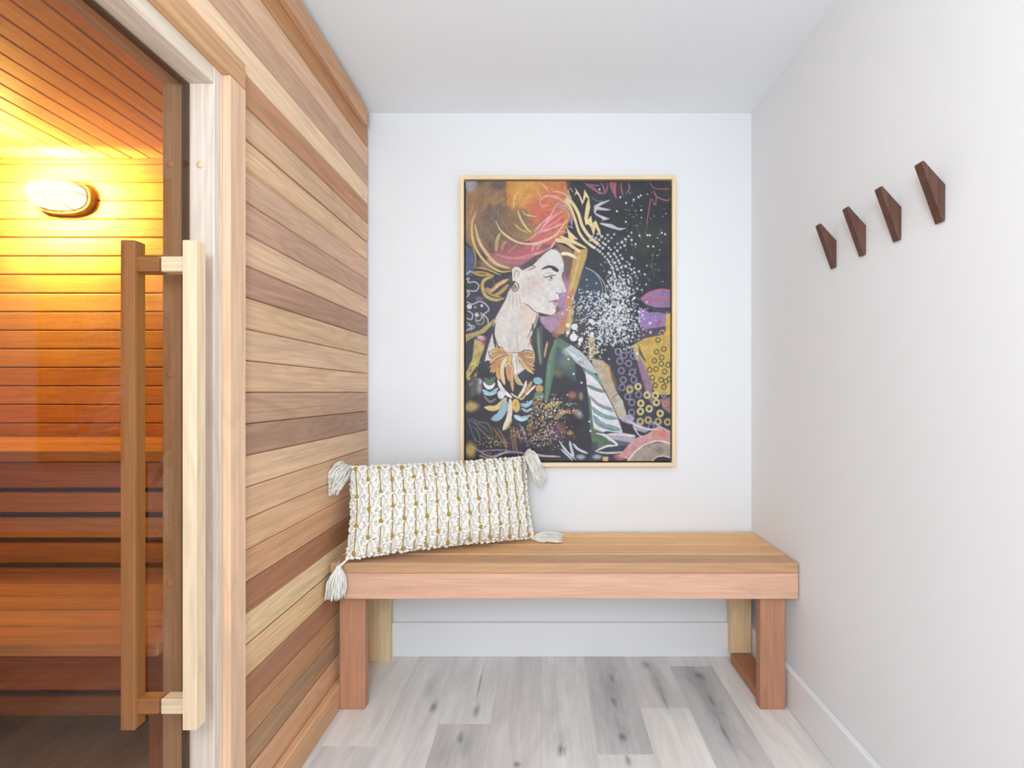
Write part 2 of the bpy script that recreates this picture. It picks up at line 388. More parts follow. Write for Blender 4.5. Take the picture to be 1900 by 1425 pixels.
# sauna benches behind the glass
BX0, BX1 = LX+.19, INX-.005
ub = thing('sauna_bench', (-1.7, 1.78, .935-.935), 'upper cedar sauna bench behind the tinted glass, slatted skirt below', 'bench', 'stepped benches inside the sauna')
y = 1.535
for i in range(5):
    MB().box(BX0, BX1, y, y+.089, .900, .935, T(rnd.choice(IN), k=WK), b=.003).build('seat_slat', WX, ub); y += .0965
MB().box(BX0, BX1, 1.548, 1.572, .815, .898, T((200, 146, 104), k=WK), b=.003).build('front_apron', WX, ub)
z = .736
for i in range(9):
    if z-.001 < 0: break
    MB().box(BX0, BX1, 1.552, 1.572, z, z+.063, T(rnd.choice(IN), k=WK), b=.003).build('skirt_slat', WX, ub); z -= .0815
MB().box(BX1-.06, BX1, 1.574, 1.60, 0, .899, T((180, 128, 88), k=WK)).build('post', WZ, ub)
MB().box(BX0, BX0+.06, 1.574, 1.60, 0, .899, T((180, 128, 88), k=WK)).build('post', WZ, ub)
lb = thing('sauna_bench', (-1.7, 1.3, 0), 'lower cedar sauna bench behind the tinted glass, nearest the floor', 'bench', 'stepped benches inside the sauna')
y = 1.0810
for i in range(5):
    MB().box(BX0, BX1, y, y+.080, .530, .559, T(rnd.choice(IN), k=WK), b=.003).build('seat_slat', WX, lb); y += .0885
MB().box(BX0, BX1, 1.105, 1.128, .44, .529, T((170, 116, 80), k=WK), b=.003).build('front_apron', WX, lb)
for xx in (BX0, -1.75, BX1-.06):
    MB().box(xx, xx+.06, 1.131, 1.169, 0, .529, T((170, 120, 82), k=WK)).build('leg', WZ, lb)
    MB().box(xx, xx+.06, 1.169, 1.53, .47, .529, T((170, 120, 82), k=WK)).build('bearer', WY, lb)

# bulkhead lamp
LMX, LMZ = -1.985, 1.925
lamp = thing('sauna_wall_lamp', (LMX, IY, LMZ), 'lit oval bulkhead lamp with wire guard high on the sauna wall behind the glass', 'lamp')
def oval(cx, cz, rx, rz, n=40, pw=2.6):
    o = []
    for i in range(n):
        a = 2*math.pi*i/n; c, s_ = math.cos(a), math.sin(a)
        o.append((cx+rx*math.copysign(abs(c)**(2/pw), c), cz+rz*math.copysign(abs(s_)**(2/pw), s_)))
    return o
bm = MB(); bm.prism(oval(LMX, LMZ, .118, .068), 1, IY-.030, IY-.001); bm.build('lamp_base', STEEL, lamp)
gm = MB(); rings = [(0, 1), (.02, 1), (.045, .93), (.062, .78), (.072, .5), (.075, .2)]
base = 0
for d, s_ in rings:
    for (a, c) in oval(LMX, LMZ, .102*s_, .055*s_): gm.v.append((a, IY-.030-d, c))
for i in range(len(rings)-1):
    for k in range(40): gm.face([i*40+k, i*40+(k+1) % 40, (i+1)*40+(k+1) % 40, (i+1)*40+k], (.5, .5, .5, 0), True)
gm.face([(len(rings)-1)*40+k for k in range(40)], (.5, .5, .5, 0)); gm.face([k for k in range(40)][::-1], (.5, .5, .5, 0))
gm.build('diffuser', LAMPG, lamp)
cg = MB()
for f in (-.5, 0, .5):
    pts = []
    for i in range(17):
        a = math.pi*i/16; pts.append((LMX+f*.12, IY-.030-.083*math.sin(a), LMZ+.062*math.cos(a)*(1 if f == 0 else .95)))
    cg.tube(pts, .0016, 6)
pts = [(LMX+.112*math.cos(math.pi*i/20), IY-.030-.083*math.sin(math.pi*i/20)**.6, LMZ) for i in range(21)]
cg.tube(pts, .0016, 6); cg.build('wire_guard', CAGE, lamp)
pl = bpy.data.lights.new('sauna_bulb', 'AREA'); pl.energy = LAMP_POWER; pl.shape = 'ELLIPSE'; pl.size = .19; pl.size_y = .10; pl.color = (1, .85, .30)
po = bpy.data.objects.new('sauna_bulb', pl); COL.objects.link(po); po.location = (LMX, IY-.125, LMZ); po.rotation_euler = (math.radians(-90), 0, math.pi)
pl2 = bpy.data.lights.new('sauna_bulb_glow', 'POINT'); pl2.energy = LAMP_POWER*.30; pl2.shadow_soft_size = .02; pl2.color = (1, .85, .30)
po2 = bpy.data.objects.new('sauna_bulb_glow', pl2); COL.objects.link(po2); po2.location = (LMX-.03, IY-.24, LMZ+.05)

def paint_canvas():
    # a painted canvas: a raster of brush marks, later stored as the colours of a fine mesh
    S = 0.62
    W, H = int(958*S)+1, int(1298*S)+1
    rng = np.random.RandomState(11)
    img = np.zeros((H, W, 3)); img[:] = np.array([50, 50, 58])/255.
    T = {'C': (0, 0, 1.), 'TL': (25, 25, .491), 'TR': (525, 25, .491), 'BL': (25, 700, .491), 'BR': (525, 700, .491),
         'Z2': (37.5, 37.5, .3069), 'Z3': (300, 37.5, .3946), 'Z4': (225, 325, .3333), 'Z5': (37.5, 725, .386), 'Z6': (400, 725, .456)}
    def tr(q, pts):
        ox, oy, s = T[q]; a = np.array(pts, float)
        return np.stack([(ox+a[:, 0]*s-57)*S, (oy+a[:, 1]*s-62)*S], 1)
    def noise(h, w, c, seed):
        r = np.random.RandomState(seed); gh, gw = int(h/c)+3, int(w/c)+3
        g = r.rand(gh, gw); y = np.arange(h)/c; x = np.arange(w)/c
        yi, xi = y.astype(int), x.astype(int); fy, fx = (y-yi)[:, None], (x-xi)[None]
        fy = fy*fy*(3-2*fy); fx = fx*fx*(3-2*fx)
        return (g[yi][:, xi]*(1-fy)*(1-fx)+g[yi+1][:, xi]*fy*(1-fx)+g[yi][:, xi+1]*(1-fy)*fx+g[yi+1][:, xi+1]*fy*fx)
    def fbm(c, seed): return (noise(H, W, c, seed)+.5*noise(H, W, c/2, seed+1)+.25*noise(H, W, c/4, seed+2)+.13*noise(H, W, max(c/8, 1), seed+3))/1.88
    N1, N2, N3 = fbm(40, 1), fbm(14, 5), fbm(90, 9)
    def mix(m, col, sl=None):
        c = np.array(col)/255.
        if sl is None: img[:] = img*(1-m[..., None])+c*m[..., None]
        else: img[sl] = img[sl]*(1-m[..., None])+c*m[..., None]
    def blob(q, x, y, rx, ry, col, a=1., rough=.8, rot=0, hard=1.5):
        p = tr(q, [(x, y)])[0]; s = T[q][2]*S; rx *= s; ry *= s; R = max(rx, ry)*1.7+3
        x0, x1, y0, y1 = max(int(p[0]-R), 0), min(int(p[0]+R)+1, W), max(int(p[1]-R), 0), min(int(p[1]+R)+1, H)
        if x1 <= x0 or y1 <= y0: return
        yy, xx = np.mgrid[y0:y1, x0:x1]; dx, dy = xx-p[0], yy-p[1]
        c, sn = math.cos(rot), math.sin(rot); u, v = (dx*c+dy*sn)/rx, (-dx*sn+dy*c)/ry
        d = np.sqrt(u*u+v*v)+rough*(N1[y0:y1, x0:x1]+N2[y0:y1, x0:x1]*.7-.85)
        mix(np.clip((1.1-d)*hard, 0, 1)*a, col, (slice(y0, y1), slice(x0, x1)))
    def poly(q, pts, col, a=1., soft=.7, tex=.0):
        p = tr(q, pts); x0, y0 = np.maximum(np.floor(p.min(0)-2), 0).astype(int)
        x1 = min(int(p[:, 0].max())+3, W); y1 = min(int(p[:, 1].max())+3, H)
        if x1 <= x0 or y1 <= y0: return
        m = np.zeros((y1-y0, x1-x0))
        for ox, oy in ((.25, .25), (.75, .25), (.25, .75), (.75, .75)):
            yy, xx = np.mgrid[y0:y1, x0:x1]; xx = xx+ox; yy = yy+oy; ins = np.zeros(m.shape, bool)
            for i in range(len(p)):
                ax, ay = p[i]; bx, by = p[i-1]
                if ay == by: continue
                ins ^= ((ay > yy) != (by > yy)) & (xx < (bx-ax)*(yy-ay)/(by-ay)+ax)
            m += ins*.25
        k = int(soft)
        for _ in range(k):
            mp = np.pad(m, 1, mode='edge'); m = (mp[:-2, 1:-1]+mp[2:, 1:-1]+mp[1:-1, :-2]+mp[1:-1, 2:]+mp[1:-1, 1:-1]*2)/6
        if tex: m = m*np.clip(1-tex+2*tex*(N2[y0:y1, x0:x1]), 0, 1)
        mix(np.clip(m*a, 0, 1), col, (slice(y0, y1), slice(x0, x1)))
    def curve(p, n=14):
        if len(p) == 2:
            t = np.linspace(0, 1, 30)[:, None]; return p[0]*(1-t)+p[1]*t
        P = np.vstack([2*p[0]-p[1], p, 2*p[-1]-p[-2]]); o = []
        for i in range(1, len(P)-2):
            t = np.linspace(0, 1, n, endpoint=False)[:, None]
            o.append(.5*((2*P[i])+(-P[i-1]+P[i+1])*t+(2*P[i-1]-5*P[i]+4*P[i+1]-P[i+2])*t*t+(-P[i-1]+3*P[i]-3*P[i+1]+P[i+2])*t**3))
        o.append(P[-2][None]); return np.vstack(o)
    def stroke(q, pts, col, w, a=1., taper=1, w2=None, sharp=0, dry=0):
        p = tr(q, pts); c = p if sharp else curve(p)
        d = np.r_[0, np.cumsum(np.hypot(*np.diff(c, axis=0).T))]; L = max(d[-1], 1e-3)
        n = max(int(L/.7), 2); t = np.linspace(0, L, n); xs, ys = np.interp(t, d, c[:, 0]), np.interp(t, d, c[:, 1]); f = t/L
        s = T[q][2]*S; ww = (w+((w2 if w2 is not None else w)-w)*f)*s*.5
        if taper: ww = ww*np.clip(np.minimum(f, 1-f)*4+.18, 0, 1)**.7
        ww = np.maximum(ww, .42); M = float(ww.max())+2
        x0, x1, y0, y1 = max(int(xs.min()-M), 0), min(int(xs.max()+M)+1, W), max(int(ys.min()-M), 0), min(int(ys.max()+M)+1, H)
        if x1 <= x0 or y1 <= y0: return
        m = np.zeros((y1-y0, x1-x0))
        for X, Y, r in zip(xs, ys, ww):
            R = r+1.2; a0, a1, b0, b1 = max(int(X-R), x0), min(int(X+R)+2, x1), max(int(Y-R), y0), min(int(Y+R)+2, y1)
            if a1 <= a0 or b1 <= b0: continue
            dd = np.sqrt((np.arange(a0, a1)-X)[None]**2+(np.arange(b0, b1)-Y)[:, None]**2)
            sub = m[b0-y0:b1-y0, a0-x0:a1-x0]; np.maximum(sub, np.clip(r-dd+.6, 0, 1), out=sub)
        if dry: m *= np.clip(1-dry+2*dry*N2[y0:y1, x0:x1], 0, 1)
        mix(m*a, col, (slice(y0, y1), slice(x0, x1)))
    def dot(q, x, y, r, col, a=1.): stroke(q, [(x-.1, y), (x+.1, y)], col, 2*r, a, 0)
    def ring(q, x, y, r, w, col, a=1.):
        t = np.linspace(0, 2*math.pi, 15); stroke(q, [(x+r*math.cos(k), y+r*1.05*math.sin(k)) for k in t], col, w, a, 0)
    B = blob
    # ---- ground
    img[:] = img*(.85+.3*N1[..., None])
    B('C', 880, 250, 190, 240, (44, 46, 48), .8); B('C', 930, 330, 120, 90, (62, 66, 58), .7); B('C', 760, 130, 150, 70, (56, 56, 72), .7)
    B('C', 960, 430, 60, 110, (42, 44, 46), .8, .2)
    # hair ground
    B('C', 180, 190, 190, 200, (168, 122, 72), 1, .5); B('C', 90, 260, 70, 170, (176, 124, 88), .95, .4); B('C', 80, 80, 40, 40, (168, 160, 172), .9)
    poly('C', [(245, 62), (525, 62), (540, 130), (560, 200), (520, 300), (470, 360), (330, 330), (255, 220)], (216, 138, 66), 1, 6, .15)
    B('C', 330, 110, 80, 80, (226, 160, 70), .9, .6); B('C', 480, 90, 70, 60, (210, 120, 60), .8)
    B('C', 420, 200, 90, 80, (222, 108, 72), .9, .6); B('C', 460, 240, 80, 70, (214, 92, 84), .9, .6)
    B('C', 170, 110, 80, 50, (140, 106, 82), .7); B('C', 205, 80, 40, 26, (96, 82, 88), .7, .9); B('C', 215, 190, 60, 34, (108, 88, 98), .8, .9)
    B('C', 250, 280, 150, 110, (128, 98, 78), .95, .5); B('C', 180, 270, 60, 120, (106, 92, 82), .8, .7, -.3); B('C', 140, 330, 60, 90, (132, 108, 84), .8, .6)
    B('C', 300, 250, 110, 60, (142, 108, 76), .8, .7); B('C', 345, 300, 70, 40, (150, 128, 70), .7, .7)
    B('C', 100, 170, 50, 60, (160, 110, 74), .7); B('C', 250, 390, 130, 60, (164, 92, 96), .9, .5); B('C', 330, 400, 130, 40, (206, 96, 96), .85, .6, -.25)
    B('C', 430, 320, 110, 55, (216, 104, 98), .95, .5, -.5); B('C', 250, 440, 120, 40, (176, 106, 96), .8, .6, .2); B('C', 190, 440, 90, 40, (172, 124, 84), .8)
    B('C', 470, 130, 60, 40, (224, 128, 90), .7)
    poly('C', [(57, 345), (90, 370), (110, 470), (150, 520), (230, 470), (280, 560), (230, 690), (180, 740), (57, 770)], (58, 56, 66), 1, 3)
    poly('C', [(57, 362), (88, 370), (104, 440), (88, 500), (57, 500)], (78, 92, 124), .9, 3, .3)
    for i in range(150):   # brushy grain in the hair mass
        a = rng.uniform(2.2, 4.4); r = rng.uniform(120, 290); cx, cy = 345, 215
        pts = [(cx+r*1.0*math.cos(a+k*.11), cy+r*.86*math.sin(a+k*.11)*-1) for k in range(4)]
        if min(p[1] for p in pts) < 66: continue
        base = [(150, 112, 80), (116, 96, 84), (176, 128, 80), (96, 84, 90), (166, 120, 104), (190, 150, 90)][rng.randint(6)]
        stroke('C', pts, base, rng.uniform(2, 7), .28)
    for i in range(70):
        x, y = rng.uniform(380, 530), rng.uniform(80, 330); base = [(226, 128, 84), (214, 92, 78), (232, 160, 110), (196, 96, 90)][rng.randint(4)]
        stroke('C', [(x, y), (x-28, y+18), (x-62, y+26)], base, rng.uniform(3, 9), .35)
    for i in range(40):
        x, y = rng.uniform(150, 400), rng.uniform(375, 430); base = [(214, 92, 92), (196, 96, 120), (224, 124, 96), (150, 84, 100)][rng.randint(4)]
        stroke('C', [(x, y), (x+40, y+10), (x+90, y-6)], base, rng.uniform(3, 7), .4)
    # bronze column of paint right of the face
    poly('C', [(470, 340), (590, 400), (600, 430), (520, 760), (470, 800), (440, 690), (520, 600), (505, 420)], (150, 96, 88), .8, 4)
    B('C', 520, 570, 34, 90, (172, 120, 160), .95, .4, .15); B('C', 515, 460, 24, 50, (130, 100, 120), .8)
    poly('C', [(480, 370), (560, 390), (556, 470), (530, 520), (508, 430)], (112, 88, 78), .9, 3)
    poly('Z3', [(480, 790), (640, 860), (640, 960), (520, 930)], (150, 112, 76), .9, 3)
    poly('C', [(566, 384), (628, 376), (625, 410), (560, 620), (520, 770), (478, 770), (500, 700), (530, 600)], (206, 146, 88), 1, 2, .15)
    poly('C', [(590, 380), (628, 374), (622, 410), (566, 570), (540, 580), (566, 480)], (196, 162, 84), 1, 2)
    stroke('C', [(560, 560), (530, 650), (500, 760)], (196, 118, 92), 24, .8); stroke('C', [(590, 400), (566, 500), (545, 570)], (214, 184, 104), 12, .8)
    stroke('C', [(560, 640), (548, 700), (530, 780)], (206, 176, 110), 22, .9, dry=.3)
    poly('C', [(604, 470), (640, 470), (690, 520), (700, 590), (670, 660), (600, 700), (560, 690), (570, 600)], (58, 66, 86), 1, 3)
    poly('C', [(556, 690), (590, 600), (620, 660), (650, 760), (560, 800)], (66, 62, 62), .9, 3)
    # yellow-green lit strands
    Yl = (226, 204, 130); Pk = (236, 180, 176)
    stroke('C', [(104, 205), (86, 260), (92, 340), (120, 400), (165, 450), (220, 480), (270, 478)], (222, 196, 108), 10, .95)
    stroke('C', [(101, 262), (118, 330), (150, 385), (200, 440), (262, 468)], (228, 186, 120), 9, .95)
    stroke('TL', [(150, 480), (190, 640), (260, 760), (360, 850), (480, 890)], (232, 186, 130), 18, .95)
    stroke('TL', [(270, 800), (370, 870), (480, 900)], (240, 176, 160), 12, .8)
    stroke('TL', [(350, 450), (400, 540), (500, 620), (600, 660), (700, 665), (800, 640), (920, 580), (1030, 440)], (240, 206, 150), 17, .95)
    stroke('TL', [(600, 660), (720, 670), (850, 630), (950, 550), (1000, 470)], (244, 176, 170), 13, .9)
    stroke('TL', [(560, 350), (590, 430), (640, 510), (690, 560)], (226, 196, 116), 20, .95); stroke('TL', [(530, 480), (590, 530), (660, 560)], (216, 190, 120), 14, .9)
    stroke('TL', [(570, 170), (530, 230), (520, 330)], (226, 190, 110), 14, .85); stroke('TL', [(600, 350), (640, 390), (740, 410)], (232, 200, 160), 10, .85)
    stroke('TL', [(395, 560), (365, 630), (355, 730)], (196, 176, 106), 30, .9); stroke('TL', [(450, 640), (420, 680), (410, 730)], (186, 156, 110), 22, .8)
    stroke('TL', [(560, 670), (520, 700), (470, 750)], (210, 130, 100), 14, .8)
    stroke('TL', [(340, 760), (500, 800), (650, 780), (790, 740), (880, 690), (930, 610)], (226, 130, 136), 26, .75); stroke('TL', [(350, 800), (560, 850), (720, 800)], (176, 104, 150), 26, .6)
    stroke('TL', [(700, 770), (800, 745), (880, 700), (925, 620)], (244, 196, 190), 9, .95)
    stroke('TL', [(700, 740), (710, 690), (760, 670)], (226, 176, 190), 12, .8); stroke('TL', [(740, 720), (760, 690), (790, 665)], (240, 200, 200), 9, .8)
    for k in range(6): stroke('TL', [(640+k*22, 640-k*10), (760+k*18, 560-k*26), (900+k*6, 470-k*34), (990, 410-k*30)], [(232, 150, 150), (222, 96, 92), (240, 190, 190), (214, 120, 160), (230, 120, 100), (236, 170, 150)][k], 14, .75)
    stroke('TL', [(720, 550), (800, 460), (900, 390)], (240, 176, 186), 18, .75); stroke('TL', [(760, 560), (880, 520), (1000, 470)], (236, 170, 190), 16, .8)
    stroke('TL', [(890, 170), (980, 180), (1069, 240)], (238, 170, 160), 10, .9); stroke('TL', [(780, 250), (830, 215), (930, 225), (1040, 300)], (240, 172, 170), 24, .75); stroke('TL', [(770, 260), (790, 310), (860, 300)], (234, 160, 150), 18, .75)
    stroke('TL', [(720, 130), (760, 190), (800, 240)], (234, 150, 130), 12, .8); stroke('TL', [(780, 85), (820, 130), (850, 160)], (240, 170, 150), 18, .7)
    stroke('Z3', [(440, 330), (560, 350), (640, 430), (640, 560), (640, 610)], (206, 158, 190), 16, .9); stroke('Z3', [(560, 610), (600, 590), (660, 612)], (226, 190, 206), 9, .8)
    stroke('Z3', [(470, 360), (570, 390), (610, 460), (630, 560)], (200, 170, 206), 12, .8); stroke('Z3', [(480, 190), (580, 220), (660, 300)], (240, 190, 170), 12, .8)
    # gold flames
    G = (240, 212, 148)
    poly('TR', [(85, 128), (130, 190), (165, 260), (180, 150), (225, 230), (235, 320), (210, 440), (245, 400), (255, 470), (290, 445), (330, 540), (342, 640), (330, 590), (285, 510), (268, 590), (240, 510), (215, 480), (190, 490), (178, 420), (195, 300), (215, 240), (195, 220), (160, 300), (125, 210), (100, 190), (80, 220), (100, 165)], G, 1, 0)
    stroke('TR', [(15, 240), (70, 290), (120, 380), (160, 500), (230, 600), (305, 665)], G, 30, 1, 0); stroke('TR', [(0, 255), (50, 330), (90, 440), (130, 560), (190, 640), (268, 700)], G, 24, 1, 0)
    stroke('TR', [(0, 205), (60, 260)], (236, 160, 150), 12, .8); stroke('TR', [(30, 150), (50, 145), (70, 180)], (200, 196, 206), 8, .8); stroke('TR', [(22, 150), (30, 190), (55, 240)], (200, 196, 206), 14, .8)
    poly('TR', [(5, 500), (40, 550), (120, 625), (70, 625), (200, 700), (190, 712), (110, 680), (30, 650), (-60, 600), (-40, 590), (30, 615), (20, 560)], G, 1, 0)
    stroke('TR', [(-80, 635), (0, 650), (60, 690), (130, 735)], G, 28, 1, 0); stroke('Z3', [(500, 915), (600, 915), (700, 965)], (250, 228, 190), 38, 1)
    stroke('Z3', [(500, 650), (590, 660)], (230, 176, 120), 14, .9); stroke('Z3', [(450, 735), (560, 760), (650, 820), (720, 880)], (240, 206, 140), 28, 1)
    # pink flames, top right
    P2 = (190, 96, 116)
    for s_ in ([(190, 105), (260, 130), (320, 190), (345, 180)], [(180, 95), (250, 110), (330, 115)], [(200, 115), (300, 170), (370, 185), (400, 120), (395, 90)], [(330, 85), (355, 120), (375, 190)], [(420, 85), (440, 150), (485, 235)], [(480, 85), (465, 170), (485, 235)], [(530, 85), (530, 140), (545, 215)], [(600, 85), (605, 150), (575, 190)]):
        stroke('TR', s_, P2, 12, .85)
    poly('TR', [(425, 85), (480, 85), (482, 225), (440, 140)], (200, 92, 104), .8, 1)
    stroke('TR', [(240, 220), (300, 260), (360, 255)], (150, 110, 150), 10, .7)
    stroke('TR', [(800, 85), (850, 140), (1000, 148)], P2, 11, .8); stroke('TR', [(835, 165), (870, 220), (960, 255), (1000, 235)], P2, 12, .85); stroke('TR', [(845, 170), (862, 230), (855, 300)], P2, 11, .8)
    stroke('TR', [(860, 305), (815, 240), (800, 300), (780, 420), (772, 510)], (170, 84, 120), 12, .85)
    V = (206, 204, 212)
    poly('TR', [(270, 310), (330, 275), (420, 250), (415, 262), (310, 315), (340, 322), (440, 345), (390, 352), (300, 345), (285, 375), (330, 395), (425, 430), (360, 445), (330, 470), (345, 468), (440, 480), (500, 515), (585, 518), (520, 540), (440, 520), (340, 485), (325, 475), (360, 440), (290, 395), (270, 370)], V, .95, 0)
    # dark circle of the right, light arcs
    stroke('TR', [(850, 720), (820, 850), (850, 990)], (120, 120, 126), 7, .6); stroke('TR', [(630, 460), (700, 560), (720, 650)], (104, 106, 106), 10, .5); stroke('TR', [(640, 480), (620, 600), (650, 780)], (104, 106, 106), 8, .4)
    stroke('TR', [(190, 890), (270, 930), (350, 1010), (380, 1100), (360, 1200), (300, 1300), (200, 1360), (120, 1390)], (176, 178, 190), 9, .9, 0)
    stroke('TR', [(280, 940), (330, 1010), (352, 1100), (335, 1210), (270, 1290), (190, 1345)], (170, 172, 186), 7, .85, 0)
    # face
    SK = (222, 212, 206)
    neck = [(200, 690), (245, 610), (262, 560), (300, 520), (380, 560), (400, 680), (386, 730), (356, 800), (380, 860), (380, 900), (300, 960), (200, 900), (140, 890), (150, 850), (178, 760)]
    poly('C', neck, (218, 206, 196), 1, 1); B('C', 350, 690, 40, 80, (222, 190, 168), .6, .3); B('C', 250, 740, 40, 90, (214, 204, 200), .6, .3)
    stroke('C', [(298, 760), (300, 850)], (160, 152, 152), 5, .6); stroke('C', [(250, 700), (240, 800)], (226, 214, 204), 30, .5)
    prof = [(150, 440), (180, 405), (230, 420), (300, 450), (440, 380), (560, 260), (640, 190), (700, 155), (760, 165), (810, 200), (850, 260), (872, 330), (878, 400), (870, 460), (850, 500), (848, 540), (870, 620), (900, 690), (905, 720), (895, 750), (860, 765), (815, 775), (800, 800), (815, 835), (805, 870), (808, 885), (800, 925), (770, 955), (760, 985), (765, 1020), (740, 1060), (690, 1075), (600, 1055), (500, 1030), (420, 975), (350, 925), (280, 860), (235, 790), (235, 700), (180, 600), (155, 520)]
    poly('Z4', prof, SK, 1, 0)
    B('Z4', 480, 640, 150, 110, (222, 196, 182), .55, .3); B('Z4', 330, 720, 110, 130, (224, 200, 184), .6, .3); B('Z4', 520, 950, 120, 60, (226, 212, 196), .5, .3); B('Z4', 700, 250, 110, 80, (226, 224, 220), .6, .3)
    B('Z4', 460, 640, 70, 50, (200, 170, 178), .35, .3); B('Z4', 380, 560, 70, 40, (224, 184, 160), .4, .3)
    stroke('Z4', [(300, 900), (380, 945), (480, 1030), (600, 1065), (700, 1080)], (74, 60, 60), 12, .9, w2=8); stroke('Z4', [(500, 1045), (480, 1150), (430, 1260), (380, 1340)], (92, 74, 66), 16, .85)
    stroke('Z4', [(440, 1190), (400, 1310), (360, 1400)], (110, 86, 70), 8, .7)
    # hairline, ear, brow, eye, nose, lips
    poly('Z4', [(240, 420), (330, 430), (430, 360), (520, 260), (640, 190), (700, 150), (690, 145), (600, 190), (470, 250), (360, 330), (250, 400)], (84, 74, 78), .9, 2)
    stroke('Z4', [(420, 380), (470, 400), (380, 445)], (120, 108, 106), 24, .6); stroke('Z4', [(720, 130), (790, 170), (840, 230)], (150, 128, 110), 20, .7)
    poly('Z4', [(110, 500), (155, 560), (170, 640), (120, 720), (60, 800), (90, 620)], (72, 72, 74), .9, 2)
    stroke('Z4', [(165, 590), (160, 500), (165, 440), (200, 412), (250, 430), (270, 470)], (230, 214, 206), 24, 1, 0); stroke('Z4', [(185, 570), (178, 500), (200, 460), (240, 470), (238, 510), (215, 550)], (120, 100, 96), 9, .85)
    stroke('Z4', [(170, 590), (220, 630), (240, 680), (215, 730), (165, 735), (145, 690), (165, 650), (210, 660)], (84, 70, 50), 14, .9); B('Z4', 188, 690, 36, 36, (140, 116, 66), .8, .3); ring('Z4', 188, 690, 22, 7, (70, 60, 44), .8)
    for i in range(4):
        for j in range(7): dot('Z4', 112+i*46+j*(-2+i*2), 790+j*27+(i % 2)*14, 7, (176, 130, 100), .75)
    stroke('Z4', [(565, 435), (630, 405), (690, 398), (750, 420), (800, 455)], (62, 54, 58), 26, 1, w2=44); poly('Z4', [(690, 398), (750, 405), (805, 450), (790, 480), (750, 465), (700, 430)], (60, 52, 56), 1, 0)
    stroke('Z4', [(580, 530), (630, 545), (700, 520), (765, 520)], (60, 54, 58), 13, .95); stroke('Z4', [(600, 500), (660, 485), (720, 490)], (150, 128, 124), 7, .7)
    dot('Z4', 695, 553, 20, (120, 124, 122)); dot('Z4', 692, 556, 9, (64, 64, 70)); stroke('Z4', [(640, 570), (680, 590), (725, 575)], (90, 80, 82), 8, .8)
    stroke('Z4', [(765, 775), (790, 765), (820, 775), (850, 762)], (110, 86, 86), 12, .9); stroke('Z4', [(770, 750), (768, 775)], (120, 92, 90), 9, .8); stroke('Z4', [(820, 230), (870, 340), (876, 460), (850, 500), (850, 560), (900, 700)], (120, 104, 112), 5, .6)
    stroke('Z4', [(850, 490), (878, 470)], (84, 70, 84), 12, .7)
    poly('Z4', [(700, 880), (740, 862), (790, 855), (812, 875), (795, 895), (740, 890)], (162, 122, 122), .9, 1); poly('Z4', [(715, 893), (800, 893), (800, 925), (765, 950), (735, 930)], (196, 138, 138), .85, 1)
    stroke('Z4', [(655, 885), (720, 880), (805, 885)], (96, 66, 72), 10, .95)
    # behind the chin
    poly('Z4', [(525, 1090), (700, 1085), (860, 1000), (905, 900), (900, 1080), (830, 1160), (700, 1320), (620, 1260), (560, 1180)], (176, 130, 150), .95, 3); B('Z4', 590, 1150, 60, 60, (166, 134, 190), .8, .4); B('Z4', 700, 1200, 60, 80, (196, 124, 104), .7, .4)
    B('Z4', 830, 900, 50, 100, (160, 130, 186), .8, .4); B('Z4', 860, 780, 40, 60, (180, 140, 180), .7, .4)
    # bun at the nape and left scrolls
    for s_, w in (([(100, 920), (200, 960), (330, 960)], 22), ([(330, 970), (240, 1010), (225, 1080), (260, 1160), (350, 1195), (430, 1180)], 30), ([(470, 1000), (380, 1050), (300, 1110), (270, 1080)], 38), ([(470, 1050), (400, 1120), (330, 1160)], 34), ([(240, 1080), (300, 1140), (400, 1170)], 22), ([(130, 700), (160, 800), (150, 900)], 10), ([(130, 930), (230, 935), (320, 960)], 16), ([(160, 890), (250, 900), (400, 960)], 14)):
        stroke('TL', s_, [(206, 172, 92), (190, 150, 80), (214, 164, 106)][w % 3], w, .95)
    stroke('TL', [(450, 1010), (370, 1060), (310, 1120)], (232, 192, 130), 14, .8); stroke('TL', [(300, 990), (340, 1040), (320, 1090)], (116, 90, 66), 14, .8)
    W1 = (196, 196, 210)
    for s_ in ([(70, 1000), (95, 990), (90, 1030), (150, 1025), (190, 1060), (160, 1110), (80, 1105)], [(80, 1120), (100, 1130), (80, 1165)], [(80, 1215), (130, 1235), (200, 1210), (260, 1240), (285, 1290), (240, 1330), (200, 1390), (170, 1390)], [(210, 1320), (270, 1370), (280, 1420)], [(90, 1300), (130, 1330), (120, 1380), (80, 1370)], [(75, 950), (110, 925)]):
        stroke('TL', s_, W1, 12, .85, 0)
    dot('TL', 100, 1258, 24, (214, 208, 220), .9); dot('TL', 170, 1335, 20, (210, 206, 216), .9); dot('TL', 218, 1250, 14, (210, 206, 216), .9); dot('TL', 155, 1265, 12, (186, 180, 150), .8)
    B('TL', 190, 1185, 50, 26, (140, 100, 150), .7); stroke('BL', [(80, 30), (120, 80), (70, 110)], W1, 20, .7); ring('BL', 200, 10, 40, 10, (180, 180, 120), .8); stroke('BL', [(75, 60), (150, 70), (110, 110)], (170, 190, 200), 14, .7)
    # left: yellow and pink patch, collar
    poly('BL', [(65, 150), (200, 110), (340, 0), (370, 0), (250, 130), (150, 170), (70, 220)], (196, 164, 92), .9, 1, .2)
    poly('BL', [(150, 190), (240, 230), (250, 260), (190, 420), (90, 560), (70, 560), (75, 500), (130, 380)], (206, 176, 92), .95, 2, .3)
    poly('BL', [(65, 230), (140, 210), (120, 400), (70, 480)], (54, 52, 60), .9, 2)
